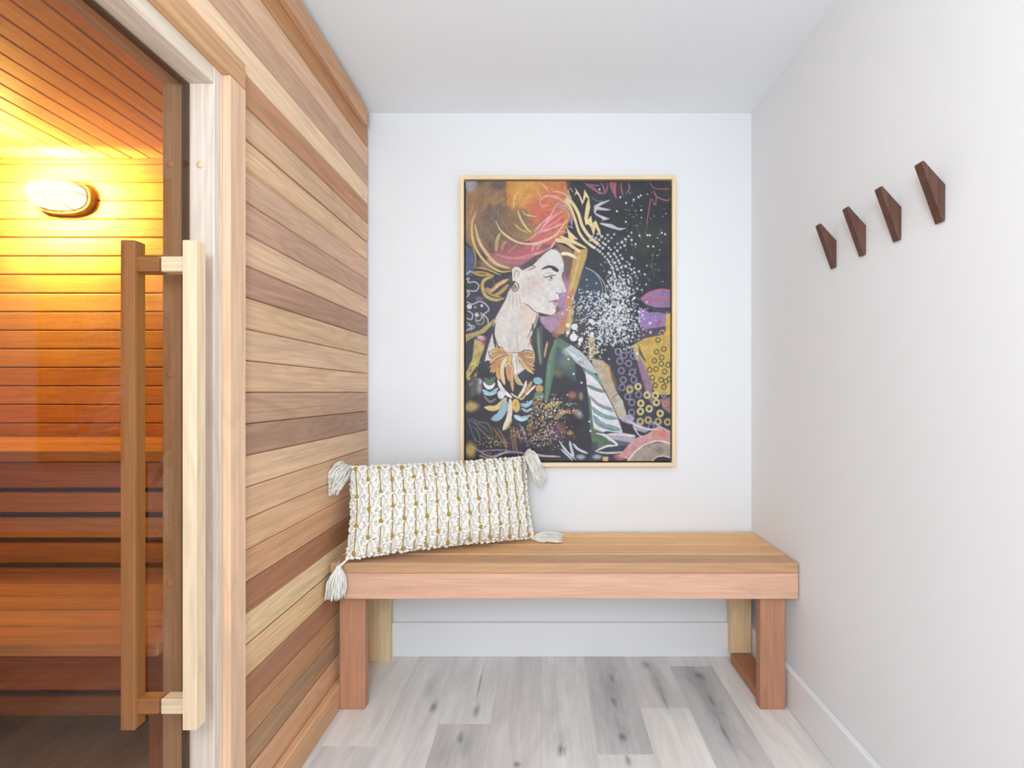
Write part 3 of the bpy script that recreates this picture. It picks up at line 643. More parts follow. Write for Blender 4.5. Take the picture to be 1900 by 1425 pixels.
    B('BL', 215, 185, 50, 36, (220, 140, 164), .9, .6); B('BL', 240, 235, 26, 18, (196, 76, 116), .8); B('BL', 200, 170, 40, 20, (226, 206, 206), .7)
    for i in range(40):
        x, y = rng.uniform(70, 180), rng.uniform(420, 640); stroke('BL', [(x, y), (x+rng.uniform(10, 40), y-rng.uniform(10, 40))], [(206, 176, 92), (60, 54, 52), (226, 200, 130), (140, 110, 70)][rng.randint(4)], 9, .8)
    poly('BL', [(320, 40), (345, 70), (330, 200), (350, 290), (300, 380), (240, 410), (270, 240)], (214, 202, 200), 1, 1)
    poly('BL', [(330, 30), (290, 120), (250, 260), (215, 400), (150, 640), (110, 740), (160, 740), (230, 480), (270, 300), (325, 120)], (58, 54, 66), 1, 1)
    stroke('BL', [(345, 40), (330, 120), (340, 210), (352, 280)], (48, 42, 50), 20, .95); stroke('BL', [(280, 300), (300, 380)], (60, 50, 50), 8, .8)
    # dark dress and jacket
    poly('BL', [(215, 420), (330, 520), (350, 560), (480, 640), (720, 520), (735, 100), (770, 40), (900, 170), (1000, 220), (1000, 800), (1069, 1250), (900, 1345), (65, 1345), (65, 860), (150, 700)], (46, 42, 50), 1, 2)
    poly('BR', [(0, 220), (120, 420), (200, 620), (250, 1100), (270, 1345), (-40, 1345), (-60, 800)], (46, 42, 48), 1, 2)
    B('BL', 120, 830, 90, 60, (206, 166, 92), .9, .5); B('BL', 110, 1250, 70, 90, (204, 164, 72), .95, .5); B('BL', 190, 640, 40, 90, (176, 160, 150), .8, .6); B('BL', 200, 590, 30, 30, (206, 204, 212), .8)
    poly('BL', [(90, 600), (130, 560), (200, 580), (160, 720), (120, 740)], (90, 84, 84), .7, 3, .3)
    poly('BL', [(735, 90), (800, 60), (800, 430), (760, 430), (735, 200)], (74, 86, 78), .9, 2)
    stroke('BL', [(755, 95), (765, 300), (780, 420)], (132, 150, 116), 18, .9); stroke('BL', [(700, 40), (720, 200), (715, 300)], (60, 50, 50), 18, .8); stroke('BL', [(690, 190), (665, 260)], (206, 160, 130), 14, .7)
    stroke('BL', [(845, 215), (825, 300), (815, 360)], (206, 168, 104), 20, .9, dry=.2)
    B('BL', 900, 60, 60, 70, (168, 136, 184), .9, .5); B('BL', 930, 100, 50, 40, (190, 130, 110), .6)
    # green lapel and shoulder
    poly('C', [(470, 800), (500, 790), (560, 830), (610, 870), (640, 910), (600, 990), (520, 950), (470, 960), (440, 1090), (425, 1080)], (84, 116, 92), 1, 2)
    poly('C', [(484, 830), (540, 850), (600, 930), (580, 1000), (500, 950), (470, 940)], (62, 78, 84), .8, 4, .3)
    B('Z6', 280, 380, 110, 90, (100, 122, 100), .8, .5); B('Z6', 200, 320, 60, 60, (70, 84, 98), .8, .6); B('Z6', 280, 280, 80, 50, (176, 186, 186), .8, .6, .4); B('Z6', 200, 510, 60, 50, (130, 104, 56), .7, .6)
    stroke('Z6', [(180, 150), (110, 380), (85, 600), (70, 780)], (92, 128, 96), 42, .95); stroke('Z6', [(110, 400), (100, 600)], (120, 150, 116), 14, .6)
    poly('Z6', [(330, 210), (420, 270), (500, 350), (560, 430), (600, 500), (560, 500), (470, 450), (380, 390), (300, 290), (270, 250)], (196, 196, 204), .95, 2); stroke('Z6', [(310, 260), (400, 310), (470, 360)], (150, 190, 196), 30, .7); stroke('Z6', [(300, 270), (380, 340), (450, 420)], (226, 220, 226), 26, .6)
    B('Z6', 430, 390, 50, 20, (110, 100, 112), .6, .8, .4)
    poly('Z6', [(375, 390), (470, 470), (500, 700), (530, 1000), (580, 1395), (470, 1395), (480, 1000), (440, 700), (380, 560)], (44, 44, 56), 1, 2)
    # grey-tan collar strip
    poly('Z6', [(540, 350), (650, 370), (740, 520), (800, 690), (860, 780), (900, 930), (870, 980), (820, 960), (730, 790), (640, 600), (560, 430)], (190, 170, 140), 1, 1, .15)
    poly('Z6', [(650, 370), (720, 420), (790, 620), (770, 640), (700, 500)], (214, 172, 100), .9, 2); poly('Z6', [(780, 700), (860, 780), (900, 920), (820, 900)], (190, 184, 170), .9, 2)
    poly('Z6', [(720, 400), (790, 560), (830, 700), (800, 690), (740, 540)], (110, 76, 84), .8, 2); stroke('Z6', [(740, 770), (790, 720), (830, 700)], (80, 60, 60), 8, .7)
    # striped sleeve
    poly('Z6', [(460, 460), (560, 510), (620, 590), (680, 690), (760, 840), (830, 990), (860, 1110), (700, 1090), (600, 1110), (560, 1060), (540, 900), (500, 680), (480, 520)], (226, 220, 222), 1, 1)
    TE = (112, 152, 158)
    stroke('Z6', [(455, 465), (540, 505), (610, 570), (640, 620)], (108, 150, 150), 34, .95); stroke('Z6', [(495, 620), (580, 660), (680, 690)], (104, 130, 112), 34, .95)
    stroke('Z6', [(520, 730), (600, 810), (690, 850), (760, 860)], (136, 132, 156), 30, .95); stroke('Z6', [(620, 830), (700, 860), (770, 890)], TE, 24, .9)
    stroke('Z6', [(540, 840), (600, 900), (700, 945), (800, 960)], TE, 44, .95); stroke('Z6', [(560, 930), (620, 1010), (720, 1050), (830, 1070)], TE, 56, .9); stroke('Z6', [(600, 1010), (700, 1060), (840, 1090)], (90, 122, 130), 12, .7)
    stroke('Z6', [(540, 780), (610, 860), (720, 900)], (238, 234, 236), 18, .9); stroke('Z6', [(480, 540), (520, 590), (600, 640)], (206, 204, 210), 14, .7)
    poly('Z6', [(500, 700), (530, 760), (560, 1060), (680, 1110), (760, 1220), (640, 1260), (560, 1300), (530, 1100)], (84, 110, 84), 1, 2, .15)
    stroke('Z6', [(620, 600), (680, 690), (770, 860), (860, 1090)], (70, 66, 70), 10, .8)
    # middle: reds, golds, sequins
    B('Z6', 345, 720, 55, 50, (186, 100, 72), .9, .6); B('Z6', 430, 730, 30, 60, (160, 150, 110), .8, .6); B('Z6', 410, 920, 50, 60, (170, 162, 160), .8, .6); B('Z6', 360, 890, 36, 30, (206, 100, 104), .8, .5)
    stroke('Z6', [(250, 790), (340, 830), (450, 840)], (46, 50, 60), 34, .9); stroke('Z6', [(280, 800), (400, 810)], (110, 130, 120), 14, .7)
    B('Z6', 360, 1010, 100, 90, (36, 34, 36), 1, .3); stroke('Z6', [(50, 860), (130, 820), (240, 790)], (196, 150, 76), 34, .85, dry=.3); stroke('Z6', [(180, 960), (250, 900), (320, 880)], (206, 160, 84), 34, .85, dry=.3)
    B('Z6', 160, 1100, 110, 90, (86, 56, 96), .7, .7); B('Z6', 230, 1060, 50, 60, (140, 76, 60), .6, .8); B('Z6', 320, 1110, 40, 26, (190, 140, 76), .8, .7); B('BL', 760, 790, 60, 24, (120, 40, 44), .7)
    B('BL', 620, 1130, 200, 100, (72, 44, 44), .5, .8)
    # bib necklace
    O = [(222, 166, 92), (206, 142, 84), (228, 180, 110), (190, 126, 84)]
    OL = (58, 42, 44)
    def petal(q, pts, col, w, o=1):
        if o: stroke(q, pts, OL, w+9, .9)
        stroke(q, pts, col, w)
    for i, (ax, ay, bx, by) in enumerate([(540, 350, 350, 330), (550, 360, 340, 400), (555, 370, 345, 460), (560, 375, 340, 520), (550, 380, 350, 570), (500, 440, 380, 580)]):
        petal('Z5', [(ax, ay), ((ax+bx)/2, (ay+by)/2-22), (bx, by)], O[i % 4], 44)
    for i, (ax, ay, bx, by) in enumerate([(690, 345, 880, 345), (690, 355, 885, 395), (690, 360, 885, 440), (690, 365, 880, 500), (685, 370, 885, 550), (680, 380, 870, 590)]):
        petal('Z5', [(ax, ay), ((ax+bx)/2, (ay+by)/2+26), (bx, by)], O[(i+1) % 4], 38)
    petal('Z5', [(400, 300), (470, 290), (500, 330)], (222, 166, 92), 34); petal('Z5', [(720, 340), (800, 325), (870, 345)], (216, 164, 96), 30)
    petal('Z5', [(560, 380), (500, 480), (490, 600), (520, 720)], (232, 204, 150), 52); petal('Z5', [(590, 370), (580, 460), (560, 480)], (224, 176, 84), 56); petal('Z5', [(560, 500), (570, 600), (600, 690)], (216, 146, 84), 58)
    petal('Z5', [(630, 380), (640, 500), (660, 640), (735, 730)], (236, 226, 216), 50); petal('Z5', [(620, 480), (610, 640), (620, 800)], (224, 160, 120), 36); petal('Z5', [(650, 600), (670, 680), (720, 730)], (216, 190, 96), 34)
    petal('Z5', [(440, 510), (440, 600), (460, 660)], (218, 160, 90), 44); petal('Z5', [(530, 660), (560, 720), (600, 790)], (50, 40, 40), 24, 0)
    petal('Z5', [(440, 670), (480, 760), (540, 830), (610, 880)], (232, 224, 226), 42); petal('Z5', [(785, 680), (760, 770), (720, 840), (680, 890)], (236, 216, 190), 36); petal('Z5', [(600, 830), (640, 860), (680, 885)], (232, 214, 180), 18)
    petal('Z5', [(850, 690), (800, 780), (770, 840)], (206, 150, 100), 40); petal('Z5', [(895, 735), (830, 800), (770, 860)], (232, 220, 200), 26); petal('Z5', [(770, 850), (740, 890), (700, 900)], (206, 176, 104), 26)
    for (x0, y0, x1, y1, c_, w_) in [(270, 700, 400, 710, (226, 232, 234), 50), (255, 790, 440, 770, (150, 200, 208), 44), (280, 650, 400, 640, (84, 110, 96), 60), (270, 860, 420, 890, (120, 116, 110), 26)]:
        petal('Z5', [(x0, y0), ((x0+x1)/2, (y0+y1)/2+56), (x1, y1)], c_, w_)
    stroke('Z5', [(260, 830), (340, 850), (430, 820)], (176, 214, 218), 22, .9)
    B('Z5', 480, 845, 46, 56, (222, 216, 226), 1, .15, 0, 5); petal('Z5', [(285, 1000), (400, 1010), (480, 960), (540, 890)], (226, 196, 122), 62)
    petal('Z5', [(370, 1140), (450, 1110), (510, 1020), (535, 920)], (146, 184, 196), 86); petal('Z5', [(590, 900), (590, 1000), (570, 1140), (505, 1265)], (232, 214, 190), 60); stroke('Z5', [(610, 1140), (570, 1220), (520, 1270)], (210, 180, 110), 26, .8)
    B('Z5', 660, 975, 46, 82, (222, 184, 90), 1, .12, -.15, 5); B('Z5', 655, 960, 22, 46, (196, 146, 60), .8, .2)
    for (x0, y0, x1, y1, w_) in [(720, 960, 860, 920, 46), (730, 1010, 850, 1010, 30), (640, 1100, 810, 1110, 58)]:
        petal('Z5', [(x0, y0), ((x0+x1)/2, (y0+y1)/2+34), (x1, y1)], (146, 188, 204), w_)
    stroke('Z5', [(650, 1100), (720, 1150), (800, 1130)], (214, 230, 234), 22, .9)
    B('Z5', 925, 680, 56, 42, (130, 190, 204), 1, .1, .2, 6); B('Z5', 945, 775, 46, 48, (206, 150, 84), 1, .1, 0, 6); B('Z5', 940, 860, 62, 56, (104, 128, 96), 1, .1, 0, 6); stroke('Z5', [(880, 920), (900, 980), (850, 1040)], (120, 120, 70), 28, .8)
    stroke('Z5', [(400, 170), (430, 250), (460, 290)], (70, 54, 50), 9, .9, 0); stroke('Z5', [(540, 340), (580, 345), (740, 330), (760, 310), (880, 325)], (90, 66, 56), 8, .8)
    for i in range(7): dot('Z5', 408+i*7, 160+i*20, 6, (50, 40, 44), .9); dot('Z5', 855-i*8, 130+i*24, 5, (120, 80, 60), .7)
    # lower left feathers and dripping strokes
    for i, s_ in enumerate([[(75, 1130), (150, 1180), (250, 1220), (330, 1300)], [(120, 1130), (200, 1170), (320, 1200), (380, 1330)], [(80, 1150), (120, 1280), (180, 1420)], [(130, 1220), (200, 1300), (230, 1420)], [(150, 1180), (240, 1280), (330, 1360), (420, 1400)]]):
        stroke('Z5', s_, [(96, 110, 106), (120, 110, 100), (100, 96, 130), (90, 120, 90), (130, 116, 100)][i], 20, .7)
    for i, s_ in enumerate([[(380, 1240), (450, 1340), (520, 1440), (560, 1560)], [(430, 1240), (500, 1350), (560, 1480)], [(620, 1230), (640, 1320), (660, 1480), (700, 1600)], [(670, 1240), (700, 1350), (720, 1420)], [(810, 1140), (830, 1240), (825, 1330)], [(850, 1120), (855, 1250)], [(900, 1120), (910, 1230)], [(975, 1040), (985, 1180)], [(590, 1220), (600, 1300), (640, 1560)]]):
        stroke('Z5', s_, [(170, 116, 66), (150, 106, 66), (176, 120, 62), (140, 116, 80), (150, 96, 60)][i % 5], 20, .75, dry=.2)
    stroke('Z5', [(700, 1190), (740, 1280), (800, 1440)], (140, 116, 176), 18, .85)
    # bottom: lilac swirls
    for s_, c_, w in [([(100, 1190), (180, 1240), (300, 1300), (420, 1270), (560, 1260), (700, 1290), (850, 1300), (970, 1305)], (176, 150, 190), 14), ([(180, 1250), (260, 1245), (400, 1240), (560, 1260)], (150, 124, 176), 12), ([(190, 1290), (300, 1320), (380, 1290), (460, 1250)], (206, 190, 216), 12), ([(700, 1270), (820, 1295), (960, 1300)], (226, 196, 176), 14)]:
        stroke('BL', s_, c_, w, .9)
    for i in range(30): dot('BL', rng.uniform(180, 400), rng.uniform(1240, 1320), rng.uniform(3, 7), (206, 176, 96), .8)
    # feathers bottom centre
    for s_, w in [([(205, 1185), (270, 1280), (345, 1340), (350, 1330)], 16), ([(225, 1270), (300, 1340), (345, 1385)], 18), ([(315, 1190), (330, 1260), (355, 1345)], 26), ([(350, 1215), (400, 1270), (500, 1315)], 24), ([(240, 1230), (320, 1330), (380, 1380)], 12)]:
        stroke('Z6', s_, (206, 214, 226), w, .95)
    B('Z6', 420, 1350, 60, 34, (176, 166, 176), .9, .4); poly('Z6', [(540, 1200), (600, 1200), (620, 1395), (500, 1395)], (60, 62, 84), .8, 4)
    poly('Z6', [(650, 1110), (760, 1130), (987, 1120), (987, 1230), (860, 1250), (720, 1190)], (190, 176, 190), .9, 2); poly('Z6', [(720, 1160), (850, 1190), (987, 1210), (940, 1250), (820, 1240)], (84, 84, 104), .9, 2)
    stroke('Z6', [(590, 1110), (690, 1140), (800, 1230), (700, 1240), (580, 1290)], (232, 230, 234), 22, .95); stroke('Z6', [(700, 1120), (850, 1120), (987, 1140)], (232, 226, 230), 26, .9)
    poly('Z6', [(650, 1275), (760, 1245), (900, 1230), (860, 1290), (720, 1300)], (56, 60, 72), .95, 1); stroke('Z6', [(580, 1295), (700, 1310), (900, 1300)], (220, 214, 220), 18, .9); B('Z6', 600, 1350, 60, 30, (168, 176, 176), .9, .3)
    poly('Z6', [(655, 1350), (715, 1350), (710, 1395), (655, 1395)], (214, 182, 104), 1, 1); B('Z6', 830, 1350, 80, 50, (196, 104, 104), .85, .7)
    # right: rings on dark, yellow patch
    poly('BR', [(470, 330), (640, 260), (760, 560), (830, 700), (880, 800), (820, 1000), (640, 1000), (560, 760)], (56, 54, 66), 1, 2)
    poly('BR', [(640, 250), (760, 180), (900, 130), (1000, 120), (1000, 720), (860, 720), (780, 540), (720, 400)], (212, 172, 70), 1, 2, .12)
    poly('BR', [(640, 240), (690, 330), (760, 450), (820, 600), (840, 840), (800, 780), (740, 620), (680, 400)], (152, 116, 140), .95, 3, .3); poly('BR', [(690, 240), (760, 390), (765, 420), (700, 330)], (60, 56, 60), .8, 1)
    poly('BR', [(640, 260), (690, 320), (700, 400), (660, 380)], (206, 180, 96), .9, 2)
    poly('BR', [(700, 30), (960, 90), (940, 150), (740, 190), (690, 200)], (84, 70, 84), .9, 2)
    poly('BR', [(700, -110), (800, -60), (980, -70), (960, 70), (760, 100), (690, 40)], (150, 116, 178), 1, 2, .15); B('BR', 880, 40, 70, 30, (160, 92, 130), .7, .5)
    poly('TR', [(720, 1190), (800, 1120), (900, 1095), (995, 1100), (995, 1270), (860, 1270), (760, 1240)], (152, 110, 160), 1, 2, .1)
    stroke('TR', [(700, 1195), (790, 1130), (900, 1098), (995, 1105)], (206, 92, 120), 16, .95); stroke('TR', [(720, 1205), (850, 1190), (995, 1200)], (206, 84, 112), 20, .85); stroke('TR', [(790, 1180), (860, 1130), (990, 1125)], (120, 116, 176), 16, .6)
    poly('TR', [(740, 1240), (860, 1280), (995, 1290), (940, 1330), (850, 1300)], (70, 66, 76), .95, 1)
    poly('BR', [(960, -40), (1000, -60), (1000, 150), (950, 150)], (222, 176, 60), .95, 2)
    for x, y in [(880, 200), (935, 285), (865, 312), (915, 365), (845, 395), (910, 425), (975, 435), (800, 482), (860, 475), (942, 497), (825, 556), (910, 576), (985, 570), (852, 628), (936, 645), (955, 590)]: ring('BR', x, y, 21, 11, (84, 84, 62), .95)
    for x, y in [(780, 315), (920, 130), (960, 225), (750, 215)]: ring('BR', x, y, 22, 9, (216, 140, 120), .8)
    for x, y in [(500, 310), (555, 345), (600, 290), (515, 400), (600, 420), (645, 350), (530, 490), (635, 505), (548, 578), (648, 575), (538, 648), (610, 655), (590, 735), (695, 715), (630, 790), (628, 885), (815, 1020)]: ring('BR', x, y, 27, 12, (136, 130, 160), .95)
    for x, y in [(690, 640), (775, 720), (855, 722), (715, 798), (865, 790), (712, 875), (795, 850), (900, 893), (710, 970), (785, 955), (880, 970), (970, 975), (610, 670)]: ring('BR', x, y, 25, 20, (222, 200, 122) if y < 940 and x > 650 else (190, 170, 100), .95)
    ring('BR', 935, 715, 22, 12, (130, 150, 160), .9); ring('BR', 945, 800, 22, 12, (130, 150, 170), .9)
    poly('BR', [(900, 760), (1000, 740), (1000, 900), (930, 850)], (206, 130, 120), .7, 3)
    # bottom right pinks
    poly('BR', [(510, 930), (620, 900), (660, 940), (620, 1000), (540, 970)], (186, 170, 196), .95, 2); poly('BR', [(540, 980), (620, 1010), (690, 1100), (600, 1090), (530, 1040)], (50, 44, 56), 1, 1); poly('BR', [(620, 960), (700, 1000), (820, 1040), (760, 1080), (660, 1050)], (190, 180, 190), .8, 2)
    poly('BR', [(660, 1130), (780, 1090), (880, 1010), (1000, 1060), (1000, 1190), (880, 1160), (740, 1200), (640, 1345), (500, 1300)], (214, 150, 148), 1, 2, .15); B('BR', 920, 1080, 80, 60, (222, 124, 104), .8, .5)
    stroke('BR', [(580, 960), (660, 1000), (760, 1040), (880, 1045)], (222, 220, 230), 14, .9); stroke('BR', [(640, 1010), (690, 1090), (740, 1120)], (226, 222, 230), 12, .9); stroke('BR', [(800, 960), (870, 1000), (1000, 1080)], (190, 176, 220), 16, .85)
    poly('BR', [(600, 1345), (700, 1240), (800, 1180), (920, 1170), (1000, 1190), (1000, 1345)], (170, 152, 138), 1, 1, .2); stroke('BR', [(590, 1345), (680, 1240), (800, 1170), (900, 1155), (1000, 1180)], (232, 216, 210), 14, .95, 0)
    B('BR', 900, 1240, 60, 50, (106, 104, 84), .7, .7); poly('BR', [(830, 1345), (860, 1310), (930, 1300), (1000, 1320), (1000, 1345)], (44, 40, 44), 1, 1); stroke('BR', [(825, 1345), (870, 1305), (940, 1298), (1000, 1315)], (220, 214, 214), 9, .9, 0)
    # golden column with sequins under the burst
    stroke('BR', [(240, 150), (250, 280), (240, 370)], (196, 164, 110), 60, .8, dry=.3)
    # white bead burst
    WH = (222, 222, 228)
    for arc in range(9):   # arcs of square beads following the circle
        R = 420+arc*42
        for k in range(34):
            a = -1.25+k*.075+rng.normal(0, .008); x, y = 60+R*math.cos(a), 1070+R*math.sin(a)*1.02
            if x > 640-max(0, (y-700))*.04 or y > 1420 or y < 560 or x < 200: continue
            if rng.rand() < .12+.02*arc: continue
            r = rng.uniform(9, 14); poly('TR', [(x-r, y-r*.8), (x+r*.7, y-r), (x+r, y+r*.8), (x-r*.8, y+r)], WH, .85, 0)
    for k in range(900):
        x, y = rng.normal(470, 120), rng.normal(1230, 200)
        if x < 390 and y < 1120 and (x-60)**2+(y-1070)**2 < 330**2: continue
        if y < 820 and rng.rand() < .7: continue
        dot('TR', x, y, rng.choice([4, 6, 8, 11], p=[.35, .35, .2, .1]), WH, rng.uniform(.6, 1))
    for k in range(520):
        x, y = rng.normal(450, 170), rng.normal(90, 110)
        if x < 60 or y > 300: continue
        dot('BR', x, y, rng.choice([4, 6, 9, 12], p=[.4, .3, .2, .1]), WH, rng.uniform(.6, 1))
    for k in range(110): dot('TR', rng.normal(190, 80), rng.normal(1220, 70), rng.uniform(4, 10), WH, .8)
    for k in range(60): dot('TR', rng.uniform(560, 960), rng.uniform(180, 1050), rng.uniform(3, 8), WH, rng.uniform(.4, .9))
    for x, y, r in [(85, 75, 30), (75, 175, 36), (140, 200, 22), (20, 60, 20), (20, 130, 16), (130, 235, 14), (250, 140, 18), (245, 20, 20)]: dot('BR', x, y, r, (234, 228, 222))
    for x, y in [(322, 150), (715, 208), (693, 224), (648, 248), (575, 278), (520, 225), (488, 357), (720, 347), (573, 457), (778, 583), (800, 583), (703, 587), (916, 560), (947, 574), (835, 690), (665, 668), (785, 688)]: dot('TR', x, y, 9, (226, 226, 226))
    for k in range(240): dot('BL', rng.normal(860, 110), rng.normal(850, 60), rng.uniform(3, 7), [(226, 206, 150), (206, 150, 70), (240, 234, 220)][rng.randint(3)], .85)
    for k in range(320): dot('BL', rng.normal(800, 130), rng.normal(1080, 70), rng.uniform(2.5, 6), [(226, 196, 130), (206, 150, 70), (240, 234, 220)][rng.randint(3)], .8)
    for k in range(60): dot('BL', rng.normal(330, 70), rng.normal(1170, 30), rng.uniform(3, 6), (216, 180, 110), .8)
    for k in range(90): dot('BR', rng.normal(240, 50), rng.normal(290, 60), rng.uniform(3, 8), [(226, 196, 130), (240, 230, 210)][rng.randint(2)], .8)
    for x, y in [(75, 520), (150, 603), (25, 380), (235, 1060), (225, 970)]: dot('BR', x, y, 9, (226, 228, 226))
    # canvas weave and loose brush variation, a soft black edge
    img[:] = np.clip(img*(.93+.14*N2[..., None])+rng.normal(0, .012, img.shape), 0, 1)
    g = img.mean(2, keepdims=True); br = fbm(7, 31)-.5; br2 = noise(H, W, 3, 77)-.5
    img[:] = (g+(img-g)*.88)*(1+(.26-.2*g)*br[..., None]+.08*br2[..., None])*.92+.05  # also lifts the blacks: a veil of light painted into the canvas
    return img, W, H

# ------------------------------------------------------------------ hallway bench
bench = thing('bench', (.08, 1.87, 0), 'cedar slatted bench across the alcove, holding the cream pillow', 'bench')
SZ0, SZ1, F0 = .4930, .5300, 1.675
sl = [(F0, 1.7635, (186, 146, 112), 1), (1.7695, 1.8735, (206, 162, 116), 2), (1.8800, 1.9760, (212, 166, 116), 3), (1.9825, 2.052, (216, 174, 126), 4)]
for y0, y1, c, i in sl:
    MB().box(FX+.003 if i > 0 else -.7, RX-.004, y0, y1, SZ0, SZ1, T(c, .17*i, WK), b=.004).build('seat_slat', WXS, bench)
MB().box(-.690, RX-.0045, F0+.001, 1.711, .405, SZ0, T((204, 162, 138), .9, WK), b=.0025).build('front_apron', WXS, bench, label='pinkish cedar front apron')
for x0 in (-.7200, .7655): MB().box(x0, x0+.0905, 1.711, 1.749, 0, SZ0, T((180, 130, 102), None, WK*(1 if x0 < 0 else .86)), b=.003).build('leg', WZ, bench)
MB().box(.7755, .858, 1.749, 2.012, 0, .036, T((166, 116, 84), None, WK), b=.003).build('floor_rail', WY, bench)
pp = MB().box(.7800, .8640, 2.014, 2.052, .036, SZ0, T((222, 192, 152), .33, WK), b=.002).build('back_post', PINE, bench, label='pale knotty spruce post')
KM = plain('dark_knot', (.05, .02, .008), .8)
for x, z, r in ((.797, .437, .0045), (.7925, .330, .006), (.835, .34, .003)): MB().ball((x, 2.0138, z), (r, .0007, r*.9), nu=10, nv=6, jit=.2).build('knot', KM, pp)
MB().box(-.7270, -.6380, 2.014, 2.052, 0, SZ0, T((222, 198, 158), .57, WK), b=.002).build('back_post', PINE, bench, label='pale spruce post')

# ------------------------------------------------------------------ wooden coat hooks
WAL = wood('dark_walnut', 2, 1.3, .45)
for i, (yy, lab) in enumerate([(1.069, 'dark walnut wedge coat hook on right wall, highest and nearest the viewer'), (1.200, 'dark walnut wedge coat hook on right wall, second from the nearest'),
                               (1.3316, 'dark walnut wedge coat hook on right wall, third from the nearest'), (1.4655, 'dark walnut wedge coat hook on right wall, farthest from the viewer, next to the corner')]):
    hk = MB(); hk.prism([(RX, 1.578), (RX-.001, 1.499), (RX-.006, 1.497), (RX-.053, 1.626), (RX-.0525, 1.630), (RX-.0475, 1.631)], 1, yy, yy+.0216, T((116, 82, 70), None, HK))
    # round the sweep a little
    o = hk.build('coat_hook', WAL, loc=(RX, yy+.011, 1.54))
    bv = o.modifiers.new('bevel', 'BEVEL'); bv.width = .0012; bv.segments = 2; bv.limit_method = 'ANGLE'
    o['label'] = lab; o['category'] = 'coat hook'; o['group'] = 'walnut coat hooks on the right wall'

# ------------------------------------------------------------------ framed painting
FR = wood('pale_oak_frame', 2, .5, .5); FRX = wood('pale_oak_frame_x', 0, .5, .5)
px0, px1, pz0, pz1, pyf = -.349, .5560, .8090, 2.0285, 2.028
art = thing('framed_painting', ((px0+px1)/2, BY, pz0), 'large abstract portrait of a woman in profile with red hair, in a thin oak frame', 'painting')
fc = (222, 198, 164); fwid = .0165
MB().box(px0, px0+fwid, pyf, BY-.002, pz0, pz1, T(fc, .1, WK), b=.0015).build('frame_side', FR, art)
MB().box(px1-fwid, px1, pyf, BY-.002, pz0, pz1, T(fc, .3, WK), b=.0015).build('frame_side', FR, art)
MB().box(px0+fwid, px1-fwid, pyf, BY-.002, pz1-fwid, pz1, T(fc, .5, WK), b=.0015).build('frame_rail', FRX, art)
MB().box(px0+fwid, px1-fwid, pyf, BY-.002, pz0, pz0+fwid, T(fc, .7, WK), b=.0015).build('frame_rail', FRX, art)
MB().box(px0+fwid, px1-fwid, BY-.012, BY-.004, pz0+fwid, pz1-fwid, b=0).build('black_backing', DARK, art)
img, PWD, PHT = paint_canvas()
g = .0065; cx0, cx1, cz0, cz1 = px0+fwid+g, px1-fwid-g, pz0+fwid+g, pz1-fwid-g; cyf = pyf+.007
xs = np.linspace(cx0, cx1, PWD+1); zs = np.linspace(cz1, cz0, PHT+1)
X, Z = np.meshgrid(xs, zs); V = np.stack([X, np.full_like(X, cyf), Z], -1).reshape(-1, 3)
al = Vector((art.location.x, art.location.y, art.location.z)); V = V-np.array(al)
nx = PWD+1; ii, jj = np.meshgrid(np.arange(PHT), np.arange(PWD), indexing='ij'); a0 = (ii*nx+jj)
Fq = np.stack([a0, a0+nx, a0+nx+1, a0+1], -1).reshape(-1, 4)
me = bpy.data.meshes.new('canvas'); nq = len(Fq)
me.vertices.add(len(V)); me.vertices.foreach_set('co', V.astype(np.float32).ravel())
me.loops.add(nq*4); me.loops.foreach_set('vertex_index', Fq.astype(np.int32).ravel())
me.polygons.add(nq); me.polygons.foreach_set('loop_start', np.arange(0, nq*4, 4, dtype=np.int32))
me.update(calc_edges=True)
at = me.color_attributes.new('paint', 'FLOAT_COLOR', 'POINT')
c = np.clip(img, 0, 1); lc = np.where(c <= .04045, c/12.92, ((c+.055)/1.055)**2.4)*ARTK
pc = np.pad(lc, ((1, 1), (1, 1), (0, 0)), mode='edge'); vc = (pc[:-1, :-1]+pc[1:, :-1]+pc[:-1, 1:]+pc[1:, 1:])/4
full = np.ones((PHT+1, PWD+1, 4), np.float32); full[..., :3] = vc; at.data.foreach_set('color', full.ravel())
cm_, nt, b = newmat('painted_canvas'); at_ = N(nt, 'ShaderNodeAttribute', attribute_name='paint'); nt.links.new(at_.outputs['Color'], b.inputs['Base Color'])
b.inputs['Roughness'].default_value = .5; b.inputs['Specular IOR Level'].default_value = .35
me.materials.append(cm_); co = bpy.data.objects.new('canvas', me); COL.objects.link(co); co.parent = art
MB().box(cx0, cx1, cyf+.0008, BY-.013, cz0, cz1, b=0).build('stretcher', DARK, art)

